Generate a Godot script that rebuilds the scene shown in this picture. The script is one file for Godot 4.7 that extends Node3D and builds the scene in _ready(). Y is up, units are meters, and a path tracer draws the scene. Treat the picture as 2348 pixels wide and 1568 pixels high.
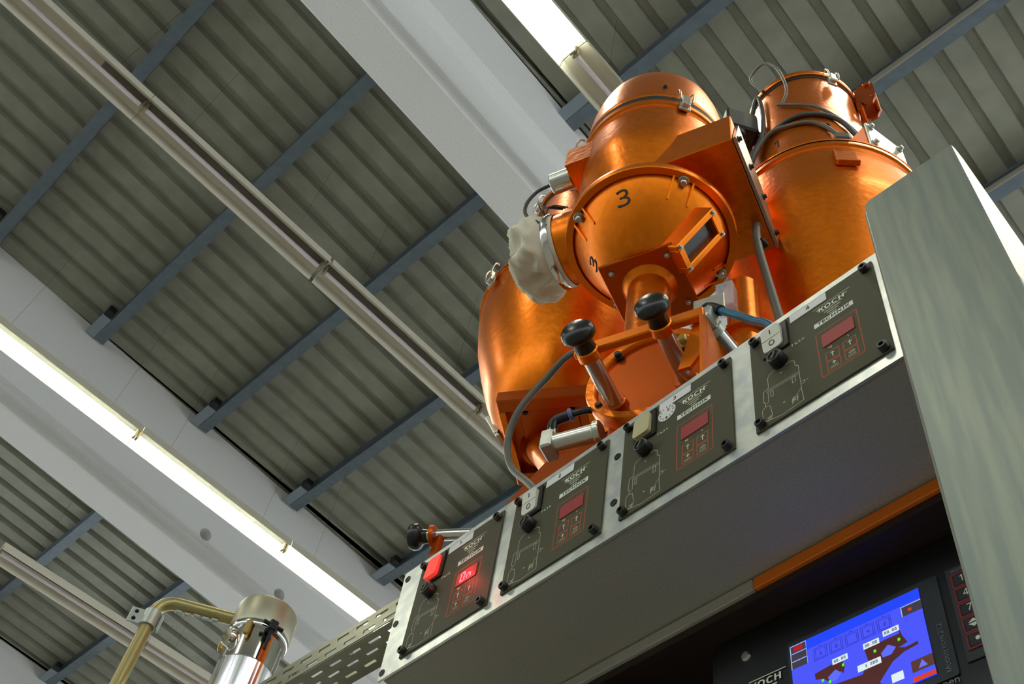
extends Node3D
# An industrial hall seen steeply from below: roof deck, purlins, concrete beams, fluorescent trunking,
# orange hopper loaders on a machine, its control panel and operator terminal.
# World: x to the right along the control panel, y up, z towards the viewer; metres.

var used := {}
var M := {}

# ------------------------------------------------------------------ naming
func numbered(n: String) -> String:
	if not used.has(n):
		used[n] = 0
		return n
	used[n] += 1
	return "%s_%03d" % [n, used[n]]

func tag(o: Node3D, label: String, category: String, group := "") -> Node3D:
	o.set_meta("label", label)
	o.set_meta("category", category)
	if group != "":
		o.set_meta("group", group)
	return o

func thing(called: String, label: String, category: String, at := Vector3.ZERO, turn := 0.0, group := "") -> Node3D:
	var o := Node3D.new()
	o.name = numbered(called)
	add_child(o, true)
	o.position = at
	o.rotation.y = turn
	return tag(o, label, category, group)

func obj(called: String, st: SurfaceTool, m: Material, parent: Node = self) -> MeshInstance3D:
	var o := MeshInstance3D.new()
	o.mesh = st.commit()
	o.material_override = m
	o.name = numbered(called) if parent == self else called
	parent.add_child(o, true)
	return o

func share(called: String, mesh: Mesh, m: Material, parent: Node, at := Transform3D.IDENTITY) -> MeshInstance3D:
	var o := MeshInstance3D.new()
	o.mesh = mesh
	o.material_override = m
	o.name = called
	parent.add_child(o, true)
	o.transform = at
	return o

func struct(called: String, st: SurfaceTool, m: Material, parent: Node = self) -> MeshInstance3D:
	var o := obj(called, st, m, parent)
	o.set_meta("kind", "structure")
	return o

func copy(o: Node3D, called: String, label := "", group := "") -> Node3D:
	var c: Node3D = o.duplicate()
	c.name = numbered(called)
	add_child(c, true)
	if label != "":
		c.set_meta("label", label)
	if group != "":
		c.set_meta("group", group)
	return c

# ------------------------------------------------------------------ shapes
func mb() -> SurfaceTool:
	var s := SurfaceTool.new()
	s.begin(Mesh.PRIMITIVE_TRIANGLES)
	return s

func tri(s: SurfaceTool, a: Vector3, b: Vector3, c: Vector3, na: Vector3, nb: Vector3, nc: Vector3) -> void:
	if (b - a).cross(c - a).dot(na + nb + nc) > 0.0:
		var t := b; b = c; c = t
		t = nb; nb = nc; nc = t
	s.set_normal(na); s.add_vertex(a)
	s.set_normal(nb); s.add_vertex(b)
	s.set_normal(nc); s.add_vertex(c)

func face(s: SurfaceTool, pts: Array, out: Vector3) -> void:
	var n: Vector3 = (pts[1] - pts[0]).cross(pts[2] - pts[0]).normalized()
	if n.length() < 0.5:
		n = (pts[2] - pts[0]).cross(pts[3] - pts[0]).normalized()
	if n.dot(out) < 0.0:
		n = -n
	for i in range(1, pts.size() - 1):
		tri(s, pts[0], pts[i], pts[i + 1], n, n, n)

# chamfered box
func box(s: SurfaceTool, c: Vector3, size: Vector3, bev := 0.0, b := Basis.IDENTITY) -> void:
	var h := size / 2.0
	bev = minf(bev, minf(h.x, minf(h.y, h.z)) * 0.9)
	var P := func(sx: int, sy: int, sz: int, axis: int) -> Vector3:
		var v := Vector3(h.x - bev, h.y - bev, h.z - bev)
		v[axis] = h[axis]
		return c + b * Vector3(v.x * sx, v.y * sy, v.z * sz)
	for ax in 3:
		var u := (ax + 1) % 3
		var w := (ax + 2) % 3
		for sg in [-1, 1]:
			var q := []
			for k in [[-1, -1], [1, -1], [1, 1], [-1, 1]]:
				var sn := [0, 0, 0]
				sn[ax] = sg; sn[u] = k[0]; sn[w] = k[1]
				q.append(P.call(sn[0], sn[1], sn[2], ax))
			var o := Vector3.ZERO
			o[ax] = sg
			face(s, q, b * o)
	if bev <= 0.0:
		return
	for ax in 3:                       # edges along ax
		var u := (ax + 1) % 3
		var w := (ax + 2) % 3
		for su in [-1, 1]:
			for sw in [-1, 1]:
				var q := []
				for k in [[-1, u], [1, u], [1, w], [-1, w]]:
					var sn := [0, 0, 0]
					sn[ax] = k[0]; sn[u] = su; sn[w] = sw
					q.append(P.call(sn[0], sn[1], sn[2], k[1]))
				var o := Vector3.ZERO
				o[u] = su; o[w] = sw
				face(s, q, b * o)
	for sx in [-1, 1]:
		for sy in [-1, 1]:
			for sz in [-1, 1]:
				face(s, [P.call(sx, sy, sz, 0), P.call(sx, sy, sz, 1), P.call(sx, sy, sz, 2)], b * Vector3(sx, sy, sz))

# profile [[r, y], ...] turned about +y of t; corners under about 40 degrees are smooth
func lathe(s: SurfaceTool, prof: Array, seg := 48, t := Transform3D.IDENTITY, flip := false) -> void:
	var n := prof.size()
	var nor := []
	for i in n - 1:
		var d := Vector2(prof[i + 1][0] - prof[i][0], prof[i + 1][1] - prof[i][1]).normalized()
		nor.append(Vector2(d.y, -d.x) if not flip else Vector2(-d.y, d.x))
	# outward: profile listed from bottom to top has normal (dy, -dr)
	for i in n - 1:
		var n0: Vector2 = nor[i]
		var n1: Vector2 = nor[i]
		if i > 0 and nor[i - 1].dot(nor[i]) > 0.76:
			n0 = (nor[i - 1] + nor[i]).normalized()
		if i < n - 2 and nor[i + 1].dot(nor[i]) > 0.76:
			n1 = (nor[i + 1] + nor[i]).normalized()
		for k in seg:
			var a0 := TAU * k / seg
			var a1 := TAU * (k + 1) / seg
			var p := []
			var q := []
			for e in [[i, a0, n0], [i, a1, n0], [i + 1, a1, n1], [i + 1, a0, n1]]:
				var r: float = prof[e[0]][0]
				p.append(t * Vector3(r * sin(e[1]), prof[e[0]][1], r * cos(e[1])))
				q.append((t.basis * Vector3(e[2].x * sin(e[1]), e[2].y, e[2].x * cos(e[1]))).normalized())
			if prof[i][0] > 1e-6:
				tri(s, p[0], p[1], p[2], q[0], q[1], q[2])
			if prof[i + 1][0] > 1e-6:
				tri(s, p[0], p[2], p[3], q[0], q[2], q[3])

func along(dir: Vector3, at := Vector3.ZERO) -> Transform3D:   # +y of the result runs along dir
	var y := dir.normalized()
	var x := y.cross(Vector3.UP if absf(y.y) < 0.95 else Vector3.BACK).normalized()
	return Transform3D(Basis(x, y, x.cross(y)), at)

func rod(s: SurfaceTool, a: Vector3, b: Vector3, r: float, seg := 24, bev := 0.0) -> void:
	var L := a.distance_to(b)
	if bev > 0.0:
		lathe(s, [[0, 0], [r - bev, 0], [r, bev], [r, L - bev], [r - bev, L], [0, L]], seg, along(b - a, a))
	else:
		lathe(s, [[0, 0], [r, 0], [r, L], [0, L]], seg, along(b - a, a))

func spline(pts: Array, per := 8) -> Array:
	var out := []
	for i in pts.size() - 1:
		var p0: Vector3 = pts[maxi(i - 1, 0)]
		var p1: Vector3 = pts[i]
		var p2: Vector3 = pts[i + 1]
		var p3: Vector3 = pts[mini(i + 2, pts.size() - 1)]
		for k in per:
			out.append(p1.cubic_interpolate(p2, p0, p3, float(k) / per))
	out.append(pts[-1])
	return out

func tube(s: SurfaceTool, pts: Array, r: float, seg := 12) -> void:
	var n := pts.size()
	var rings := []
	var nors := []
	var x := Vector3.ZERO
	for i in n:
		var d: Vector3 = (pts[mini(i + 1, n - 1)] - pts[maxi(i - 1, 0)]).normalized()
		if i == 0:
			x = d.cross(Vector3.UP if absf(d.y) < 0.9 else Vector3.RIGHT).normalized()
		else:
			x = (x - d * x.dot(d)).normalized()
		var y := d.cross(x)
		var ring := []
		var nr := []
		for k in seg:
			var a := TAU * k / seg
			var v := x * cos(a) + y * sin(a)
			ring.append(pts[i] + v * r)
			nr.append(v)
		rings.append(ring)
		nors.append(nr)
	for i in n - 1:
		for k in seg:
			var m := (k + 1) % seg
			tri(s, rings[i][k], rings[i][m], rings[i + 1][m], nors[i][k], nors[i][m], nors[i + 1][m])
			tri(s, rings[i][k], rings[i + 1][m], rings[i + 1][k], nors[i][k], nors[i + 1][m], nors[i + 1][k])
	face(s, rings[0], pts[0] - pts[1])
	face(s, rings[-1], pts[-1] - pts[-2])

# convex or concave outline in the xy plane of t, pushed along its z by depth (centred)
func prism(s: SurfaceTool, outline: Array, depth: float, t := Transform3D.IDENTITY) -> void:
	var pv := PackedVector2Array(outline)
	var ids := Geometry2D.triangulate_polygon(pv)
	for sg in [-0.5, 0.5]:
		for i in range(0, ids.size(), 3):
			var q := []
			for k in 3:
				var p := pv[ids[i + k]]
				q.append(t * Vector3(p.x, p.y, depth * sg))
			face(s, q, t.basis * Vector3(0, 0, sg))
	var cw := Geometry2D.is_polygon_clockwise(pv)
	for i in pv.size():
		var a := pv[i]
		var b := pv[(i + 1) % pv.size()]
		var e := b - a
		var o := Vector3(e.y, -e.x, 0) * (-1.0 if cw else 1.0)
		face(s, [t * Vector3(a.x, a.y, -depth / 2), t * Vector3(b.x, b.y, -depth / 2), t * Vector3(b.x, b.y, depth / 2), t * Vector3(a.x, a.y, depth / 2)], t.basis * o)

func round_rect(w: float, h: float, r: float, per := 4) -> Array:
	var out := []
	for c in [[1, 1, 0.0], [-1, 1, PI / 2], [-1, -1, PI], [1, -1, PI * 1.5]]:
		for k in per + 1:
			var a: float = c[2] + PI / 2 * k / per
			out.append(Vector2(c[0] * (w / 2 - r) + r * cos(a), c[1] * (h / 2 - r) + r * sin(a)))
	return out

func lettering(called: String, text: String, height: float, m: Material, parent: Node, at: Transform3D, widen := 1.0, depth := 0.0004, bold := false) -> MeshInstance3D:
	var f := SystemFont.new()
	f.font_names = PackedStringArray(["Droid Sans"])
	if bold:
		f.font_weight = 700
	var t := TextMesh.new()
	t.text = text
	t.font = f
	t.font_size = 32
	t.pixel_size = height / 23.0
	t.depth = depth
	t.curve_step = 1.5
	return share(called, t, m, parent, Transform3D(at.basis * Basis.from_scale(Vector3(widen, 1, 1)), at.origin))

# ------------------------------------------------------------------ materials
func noise_tex(freq: float, ramp: Array, seed_: int, size := 512, normal := false, bump := 4.0, octaves := 4) -> NoiseTexture2D:
	var n := FastNoiseLite.new()
	n.seed = seed_
	n.frequency = freq
	n.noise_type = FastNoiseLite.TYPE_SIMPLEX_SMOOTH
	n.fractal_octaves = octaves
	var t := NoiseTexture2D.new()
	t.width = size
	t.height = size
	t.seamless = true
	t.noise = n
	if normal:
		t.as_normal_map = true
		t.bump_strength = bump
	elif ramp.size():
		var g := Gradient.new()
		g.offsets = PackedFloat32Array([0.25, 0.75])
		g.colors = PackedColorArray(ramp)
		t.color_ramp = g
	return t

func mat(c: Color, rough := 0.6, metal := 0.0) -> StandardMaterial3D:
	var m := StandardMaterial3D.new()
	m.albedo_color = c
	m.roughness = rough
	m.metallic = metal
	return m

func patterned(m: StandardMaterial3D, tex: Texture2D, scale: float) -> StandardMaterial3D:
	m.albedo_texture = tex
	m.uv1_triplanar = true
	m.uv1_scale = Vector3.ONE * scale
	return m

func relief(m: StandardMaterial3D, tex: Texture2D, amount: float, scale: float) -> StandardMaterial3D:
	m.normal_enabled = true
	m.normal_texture = tex
	m.normal_scale = amount
	m.uv1_triplanar = true
	m.uv1_scale = Vector3.ONE * scale
	return m

func glow(c: Color, e: float) -> StandardMaterial3D:
	var m := mat(c, 0.4)
	m.emission_enabled = true
	m.emission = c
	m.emission_energy_multiplier = e
	return m

func make_materials() -> void:
	var cloudy := noise_tex(0.012, [Color(0.94, 0.94, 0.94), Color(1, 1, 1)], 3)
	var dimple := noise_tex(0.035, [], 8, 512, true, 3.0, 2)
	var grain := noise_tex(0.15, [Color(0.95, 0.95, 0.95), Color(1, 1, 1)], 5)
	M.deck = patterned(mat(Color(0.575, 0.57, 0.505), 0.55, 0.15), cloudy, 0.6)
	M.purlin = patterned(mat(Color(0.42, 0.46, 0.49), 0.5, 0.25), cloudy, 1.5)
	M.conduit = mat(Color(0.52, 0.50, 0.44), 0.7)
	M.cleat = mat(Color(0.55, 0.59, 0.62), 0.45, 0.4)
	M.dark_steel = mat(Color(0.12, 0.13, 0.13), 0.6, 0.2)
	M.concrete = patterned(mat(Color(0.93, 0.92, 0.905), 0.85), grain, 1.2)
	M.trough = mat(Color(0.80, 0.77, 0.69), 0.4, 0.1)
	M.tube_off = mat(Color(0.87, 0.82, 0.84), 0.3)
	M.tube_lit = glow(Color(0.96, 1.0, 0.95), 14.0)
	M.holder = mat(Color(0.55, 0.5, 0.38), 0.5)
	M.orange = relief(patterned(mat(Color(0.92, 0.472, 0.005), 0.33, 0.88), noise_tex(0.03, [Color(0.95, 0.94, 0.93), Color(1, 1, 1)], 11), 3.0), dimple, 0.22, 3.0)
	M.orange_shaded = mat(Color(0.73, 0.315, 0.0), 0.38, 0.88)  # darker copy of the orange paint; shade is put into the colour
	M.orange_edge = mat(Color(0.95, 0.49, 0.01), 0.36, 0.88)
	for k in ["orange", "orange_shaded", "orange_edge"]:
		M[k].clearcoat_enabled = true
		M[k].clearcoat = 0.10
		M[k].clearcoat_roughness = 0.16
	M.seal = mat(Color(0.09, 0.05, 0.03), 0.7)
	M.steel = mat(Color(0.78, 0.77, 0.72), 0.28, 0.95)
	M.chrome = mat(Color(0.86, 0.85, 0.83), 0.12, 1.0)
	M.zinc = patterned(mat(Color(0.74, 0.76, 0.72), 0.4, 0.8), cloudy, 5.0)
	M.post = patterned(mat(Color(0.53, 0.555, 0.52), 0.40, 0.5), noise_tex(0.012, [Color(0.90, 0.915, 0.925), Color(1, 1, 0.97)], 41), 1.0)
	M.post.uv1_scale = Vector3(14, 0.9, 14)
	M.plate = patterned(mat(Color(0.95, 0.96, 0.93), 0.30, 0.7), noise_tex(0.02, [Color(0.90, 0.91, 0.92), Color(1, 1, 0.98)], 21), 3.0)
	M.black = mat(Color(0.05, 0.05, 0.045), 0.4)
	M.rubber = mat(Color(0.07, 0.065, 0.05), 0.35)
	M.black_cap = mat(Color(0.10, 0.10, 0.08), 0.28)
	M.soffit = patterned(mat(Color(0.70, 0.68, 0.62), 0.6, 0.1), grain, 3.0)
	M.cabinet = mat(Color(0.17, 0.11, 0.07), 0.6, 0.1)  # dark brown stands in for orange machine paint lying in shade
	M.cloth = relief(mat(Color(0.83, 0.80, 0.70), 0.95), noise_tex(0.12, [], 31, 512, true, 5.0), 0.25, 6.0)
	M.cable = mat(Color(0.36, 0.35, 0.30), 0.5)
	M.cable_dark = mat(Color(0.24, 0.24, 0.22), 0.5)
	M.blue_hose = mat(Color(0.05, 0.38, 0.50), 0.35)
	M.satin = mat(Color(0.80, 0.78, 0.74), 0.26, 0.95)
	M.brass = mat(Color(0.72, 0.62, 0.36), 0.3, 0.9)
	M.ink = mat(Color(0.04, 0.035, 0.03), 0.6)
	M.white_print = mat(Color(0.85, 0.86, 0.76), 0.6)
	M.label = mat(Color(0.86, 0.85, 0.82), 0.55)
	M.switch_white = mat(Color(0.82, 0.81, 0.74), 0.35)
	M.switch_yellow = mat(Color(0.74, 0.70, 0.52), 0.4)
	M.switch_red = glow(Color(0.86, 0.22, 0.17), 0.45)
	M.display = mat(Color(0.60, 0.13, 0.12), 0.5)
	M.digit = glow(Color(1.0, 0.22, 0.25), 5.0)
	M.glass_dark = mat(Color(0.13, 0.15, 0.19), 0.08)
	M.glass_dark.clearcoat_enabled = true
	M.clear = mat(Color(0.85, 0.88, 0.9, 0.35), 0.05)
	M.clear.transparency = BaseMaterial3D.TRANSPARENCY_ALPHA
	M.floor = patterned(mat(Color(0.58, 0.57, 0.54), 0.7), cloudy, 0.4)
	M.added_pane = mat(Color(0.9, 0.95, 0.95, 0.12), 0.02)
	M.added_pane.transparency = BaseMaterial3D.TRANSPARENCY_ALPHA
	M.wall = mat(Color(0.90, 0.90, 0.88), 0.85)
	M.tray = mat(Color(0.58, 0.58, 0.50), 0.3, 0.9)

# ------------------------------------------------------------------ printed face of a control module
func draw_line(im: Image, a: Vector2, b: Vector2, w: float, c: Color) -> void:
	var L := a.distance_to(b)
	var n := int(L * 1.5) + 1
	var r := int(ceil(w / 2.0))
	for i in n + 1:
		var p := a.lerp(b, float(i) / n)
		for dy in range(-r, r + 1):
			for dx in range(-r, r + 1):
				if Vector2(dx, dy).length() <= w / 2.0 + 0.2:
					var x := int(p.x) + dx
					var y := int(p.y) + dy
					if x >= 0 and y >= 0 and x < im.get_width() and y < im.get_height():
						im.set_pixel(x, y, c)

func module_print() -> ImageTexture:
	var S := 768
	var im := Image.create(S, S, true, Image.FORMAT_RGB8)
	im.fill(Color(0.285, 0.278, 0.19))
	var rng := RandomNumberGenerator.new()
	rng.seed = 5
	for i in 9000:
		var v := rng.randf_range(-0.02, 0.02)
		im.fill_rect(Rect2i(rng.randi_range(0, S - 3), rng.randi_range(0, S - 3), 2, 2), Color(0.285 + v, 0.278 + v, 0.19 + v))
	var k := S / 0.1535
	var p := func(x: float, y: float) -> Vector2: return Vector2(x * k, S - y * k)
	var orange := Color(0.70, 0.30, 0.12)
	var white := Color(0.86, 0.86, 0.74)
	var faint := Color(0.70, 0.71, 0.60)
	var path := func(q: Array, w: float, c: Color) -> void:
		for i in q.size() - 1:
			draw_line(im, p.call(q[i][0], q[i][1]), p.call(q[i + 1][0], q[i + 1][1]), w, c)
	# frame of the keypad and its four keys
	path.call([[0.0805, 0.0203], [0.1255, 0.0203], [0.1268, 0.0215], [0.1268, 0.0905], [0.1255, 0.0917], [0.0805, 0.0917], [0.0793, 0.0905], [0.0793, 0.0215], [0.0805, 0.0203]], 5.0, orange)
	for key in [[0.0865, 0.0393], [0.1062, 0.0393], [0.0865, 0.0240], [0.1062, 0.0240]]:
		var x: float = key[0]
		var y: float = key[1]
		path.call([[x, y], [x + 0.0145, y], [x + 0.0145, y + 0.0135], [x, y + 0.0135], [x, y]], 5.0, orange)
		if x < 0.1 or y > 0.03:
			path.call([[x + 0.0075, y + 0.004 + (0.003 if y < 0.03 else 0.0)], [x + 0.0075, y + 0.0105]], 4.0, white)
			path.call([[x + 0.0055, y + 0.009], [x + 0.0075, y + 0.011], [x + 0.0095, y + 0.009]], 3.0, white)
		if y < 0.03:
			for j in 2:
				path.call([[x + 0.003, y + 0.0025 + j * 0.002], [x + 0.0115, y + 0.0025 + j * 0.002]], 2.0, faint)
		if x > 0.1 and y < 0.03:
			path.call([[x + 0.004, y + 0.0085], [x + 0.0075, y + 0.0105], [x + 0.011, y + 0.0085], [x + 0.004, y + 0.0075], [x + 0.0112, y + 0.0068]], 2.0, faint)
	# striped triangle of the emblem: two long rules above, shrinking rules below
	for j in 7:
		var y := 0.1345 - j * 0.0037
		var half: float = [0.0225, 0.0165, 0.0, 0.0125, 0.0095, 0.0065, 0.0038][j]
		if half > 0.0 and j != 1:
			path.call([[0.1025 - half, y], [0.1025 + half, y]], 4.0 if j else 2.5, white)
	path.call([[0.084, 0.1300], [0.0895, 0.1300]], 4.0, white)
	path.call([[0.1155, 0.1300], [0.121, 0.1300]], 4.0, white)
	# name bar
	var a: Vector2 = p.call(0.0793, 0.1098)
	im.fill_rect(Rect2i(int(a.x), int(a.y), int(0.0463 * k), int(0.0075 * k)), Color(0.88, 0.90, 0.82))
	# line drawing of a loader on its throat
	path.call([[0.009, 0.0095], [0.0091, 0.0275], [0.013, 0.0312], [0.0135, 0.0355], [0.0115, 0.040], [0.0123, 0.055], [0.0185, 0.0575], [0.0185, 0.073], [0.0215, 0.0775], [0.0265, 0.079], [0.0475, 0.077], [0.0515, 0.0735], [0.0517, 0.066], [0.0552, 0.0625], [0.0555, 0.0225], [0.0565, 0.0065], [0.0312, 0.0040], [0.009, 0.0095]], 2.6, faint)
	path.call([[0.013, 0.0312], [0.0185, 0.0285], [0.0205, 0.012]], 2.2, faint)
	path.call([[0.0165, 0.0545], [0.0552, 0.0525]], 2.2, faint)
	path.call([[0.0165, 0.0520], [0.0552, 0.0495]], 2.2, faint)
	path.call([[0.0175, 0.052], [0.0175, 0.036], [0.0155, 0.034]], 2.0, faint)
	path.call([[0.0205, 0.0495], [0.0235, 0.0495], [0.0235, 0.0415], [0.0205, 0.0415], [0.0205, 0.0495]], 3.0, faint)
	path.call([[0.0465, 0.0505], [0.0500, 0.0505], [0.0500, 0.041], [0.0465, 0.041], [0.0465, 0.0505]], 3.0, faint)
	path.call([[0.0555, 0.035], [0.0600, 0.035], [0.0600, 0.031], [0.0555, 0.031]], 2.0, faint)
	path.call([[0.060, 0.033], [0.0640, 0.033]], 2.0, faint)
	path.call([[0.0555, 0.0265], [0.044, 0.0135]], 2.0, faint)
	for j in 10:
		path.call([[0.043 + 0.011 * rng.randf(), 0.009 + 0.011 * rng.randf()], [0.043 + 0.011 * rng.randf(), 0.009 + 0.011 * rng.randf()]], 1.8, faint)
		path.call([[0.012 + 0.008 * rng.randf(), 0.007 + 0.007 * rng.randf()], [0.012 + 0.008 * rng.randf(), 0.007 + 0.007 * rng.randf()]], 1.6, faint)
	path.call([[0.0340, 0.0685], [0.0353, 0.0685]], 6.0, faint)
	path.call([[0.0340, 0.0205], [0.0353, 0.0205]], 6.0, faint)
	im.generate_mipmaps()
	return ImageTexture.create_from_image(im)

# picture on the operator terminal
const GLYPHS := {"0": "757", "1": "262", "2": "7", "3": "7", "4": "5"}
func digits(im: Image, text: String, x: int, y: int, u: int, c: Color) -> void:
	var rows := {"0": [7, 5, 5, 5, 7], "1": [2, 6, 2, 2, 7], "2": [7, 1, 7, 4, 7], "3": [7, 1, 7, 1, 7], "4": [5, 5, 7, 1, 1], ".": [0, 0, 0, 0, 2], " ": [0, 0, 0, 0, 0]}
	for ch in text:
		for r in 5:
			for b in 3:
				if (rows[ch][r] >> (2 - b)) & 1:
					im.fill_rect(Rect2i(x + b * u, y + r * u, u, u), c)
		x += 4 * u

func poly_fill(im: Image, pts: Array, c: Color) -> void:
	var pv := PackedVector2Array(pts)
	var r := Rect2(pv[0], Vector2.ZERO)
	for q in pv:
		r = r.expand(q)
	for y in range(maxi(int(r.position.y), 0), mini(int(r.end.y) + 1, im.get_height())):
		for x in range(maxi(int(r.position.x), 0), mini(int(r.end.x) + 1, im.get_width())):
			if Geometry2D.is_point_in_polygon(Vector2(x, y), pv):
				im.set_pixel(x, y, c)

func screen_print() -> ImageTexture:
	var im := Image.create(640, 480, true, Image.FORMAT_RGB8)
	im.fill(Color(0.29, 0.33, 0.98))
	var outline := Color(0.16, 0.19, 0.72)
	var brown := Color(0.30, 0.14, 0.13)
	var grey := Color(0.24, 0.22, 0.27)
	im.fill_rect(Rect2i(0, 0, 640, 60), Color(0.12, 0.27, 0.98))
	# five bins along the top
	for i in 5:
		var x := 118 + i * 78
		for e in [[x, 75, x + 64, 75], [x, 75, x, 145], [x + 64, 75, x + 64, 145], [x, 145, x + 64, 145], [x + 8, 85, x + 56, 85], [x + 8, 85, x + 8, 138], [x + 56, 85, x + 56, 138], [x + 8, 138, x + 56, 138], [x + 28, 66, x + 36, 75]]:
			draw_line(im, Vector2(e[0], e[1]), Vector2(e[2], e[3]), 3.0, outline)
	digits(im, "1", 146, 104, 4, outline)
	digits(im, "2", 224, 104, 4, outline)
	digits(im, "4", 380, 104, 4, outline)
	digits(im, "3", 458, 104, 4, outline)
	# the machine in silhouette
	poly_fill(im, [Vector2(110, 215), Vector2(190, 205), Vector2(240, 205), Vector2(258, 235), Vector2(245, 280), Vector2(235, 262), Vector2(180, 300), Vector2(150, 262), Vector2(112, 250)], brown)
	poly_fill(im, [Vector2(355, 205), Vector2(440, 200), Vector2(520, 200), Vector2(520, 160), Vector2(530, 215), Vector2(548, 262), Vector2(505, 272), Vector2(540, 285), Vector2(590, 280), Vector2(590, 297), Vector2(525, 305), Vector2(470, 330), Vector2(400, 405), Vector2(430, 480), Vector2(110, 480), Vector2(130, 440), Vector2(90, 418), Vector2(110, 330), Vector2(170, 315), Vector2(330, 330), Vector2(365, 275)], brown)
	poly_fill(im, [Vector2(170, 265), Vector2(210, 240), Vector2(235, 270), Vector2(210, 300), Vector2(180, 298)], Color(0.36, 0.42, 0.98))
	poly_fill(im, [Vector2(425, 262), Vector2(462, 232), Vector2(495, 262), Vector2(470, 290), Vector2(430, 288)], Color(0.36, 0.42, 0.98))
	for g in [Vector2(140, 262), Vector2(172, 285), Vector2(243, 226), Vector2(395, 228), Vector2(508, 222)]:
		im.fill_rect(Rect2i(int(g.x), int(g.y), 12, 16), Color(0.30, 0.98, 0.12))
	for g in [Vector2(200, 180), Vector2(352, 172), Vector2(448, 150)]:
		im.fill_rect(Rect2i(int(g.x), int(g.y), 76, 32), Color(0.86, 0.93, 0.95))
		digits(im, "00.00", int(g.x) + 8, int(g.y) + 8, 3, Color(0.25, 0.3, 0.4))
	im.fill_rect(Rect2i(312, 275, 110, 36), Color(0.86, 0.93, 0.95))
	digits(im, "1 200", 348, 284, 3, Color(0.25, 0.3, 0.4))
	im.fill_rect(Rect2i(452, 395, 54, 44), Color(0.88, 0.94, 0.97))
	# side buttons
	for j in 3:
		im.fill_rect(Rect2i(0, 2 + j * 46, 84, 44), Color(0.7, 0.8, 0.9))
		im.fill_rect(Rect2i(4, 6 + j * 46, 78, 40), grey)
	im.fill_rect(Rect2i(20, 10, 44, 28), Color(0.72, 0.08, 0.08))
	im.fill_rect(Rect2i(546, 66, 94, 56), Color(0.7, 0.8, 0.9))
	im.fill_rect(Rect2i(550, 70, 90, 52), grey)
	im.fill_rect(Rect2i(578, 88, 16, 16), Color(0.8, 0.25, 0.12))
	im.fill_rect(Rect2i(544, 372, 96, 60), Color(0.34, 0.2, 0.17))
	poly_fill(im, [Vector2(592, 380), Vector2(612, 418), Vector2(572, 418)], Color(0.42, 0.44, 0.95))
	im.fill_rect(Rect2i(540, 456, 100, 24), Color(0.85, 0.22, 0.16))
	im.generate_mipmaps()
	return ImageTexture.create_from_image(im)

func uv_quad(s: SurfaceTool, w: float, h: float, z: float) -> void:   # a quad from the origin to (w, h), facing +z
	var v := [Vector3(0, 0, z), Vector3(0, h, z), Vector3(w, h, z), Vector3(w, 0, z)]
	var t := [Vector2(0, 1), Vector2(0, 0), Vector2(1, 0), Vector2(1, 1)]
	for i in [0, 1, 2, 0, 2, 3]:
		s.set_normal(Vector3(0, 0, 1))
		s.set_uv(t[i])
		s.add_vertex(v[i])

# ------------------------------------------------------------------
func _ready() -> void:
	# camera: steeply up and to the left, rolled
	var cam := Camera3D.new()
	cam.name = "camera"
	cam.fov = 34.344
	cam.near = 0.05
	cam.far = 60.0
	add_child(cam)
	cam.transform = Transform3D(Basis(Vector3(0.71379441, 0.1317807, -0.68784547), Vector3(0.51753793, 0.56245956, 0.6448207), Vector3(0.47186018, -0.81625553, 0.33327898)), Vector3(0, 1.6, 0))
	cam.current = true
	var we := WorldEnvironment.new()
	we.name = "world"
	var env := Environment.new()
	env.background_mode = Environment.BG_COLOR
	env.background_color = Color(0.90, 0.94, 0.97)
	env.background_energy_multiplier = 2.4
	env.tonemap_mode = Environment.TONE_MAPPER_LINEAR
	env.tonemap_exposure = 1.8
	env.sdfgi_enabled = true
	env.ssao_enabled = true
	env.ssil_enabled = true
	we.environment = env
	add_child(we)
	make_materials()
	build_hall()
	build_luminaires()
	build_loaders()
	build_throat()
	build_panel()
	build_terminal()
	build_post()
	build_left_fittings()
	build_cables()

# ------------------------------------------------------------------ the hall
const BEAM_SLANT := 0.053
const RIB_SLANT := 0.06

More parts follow.
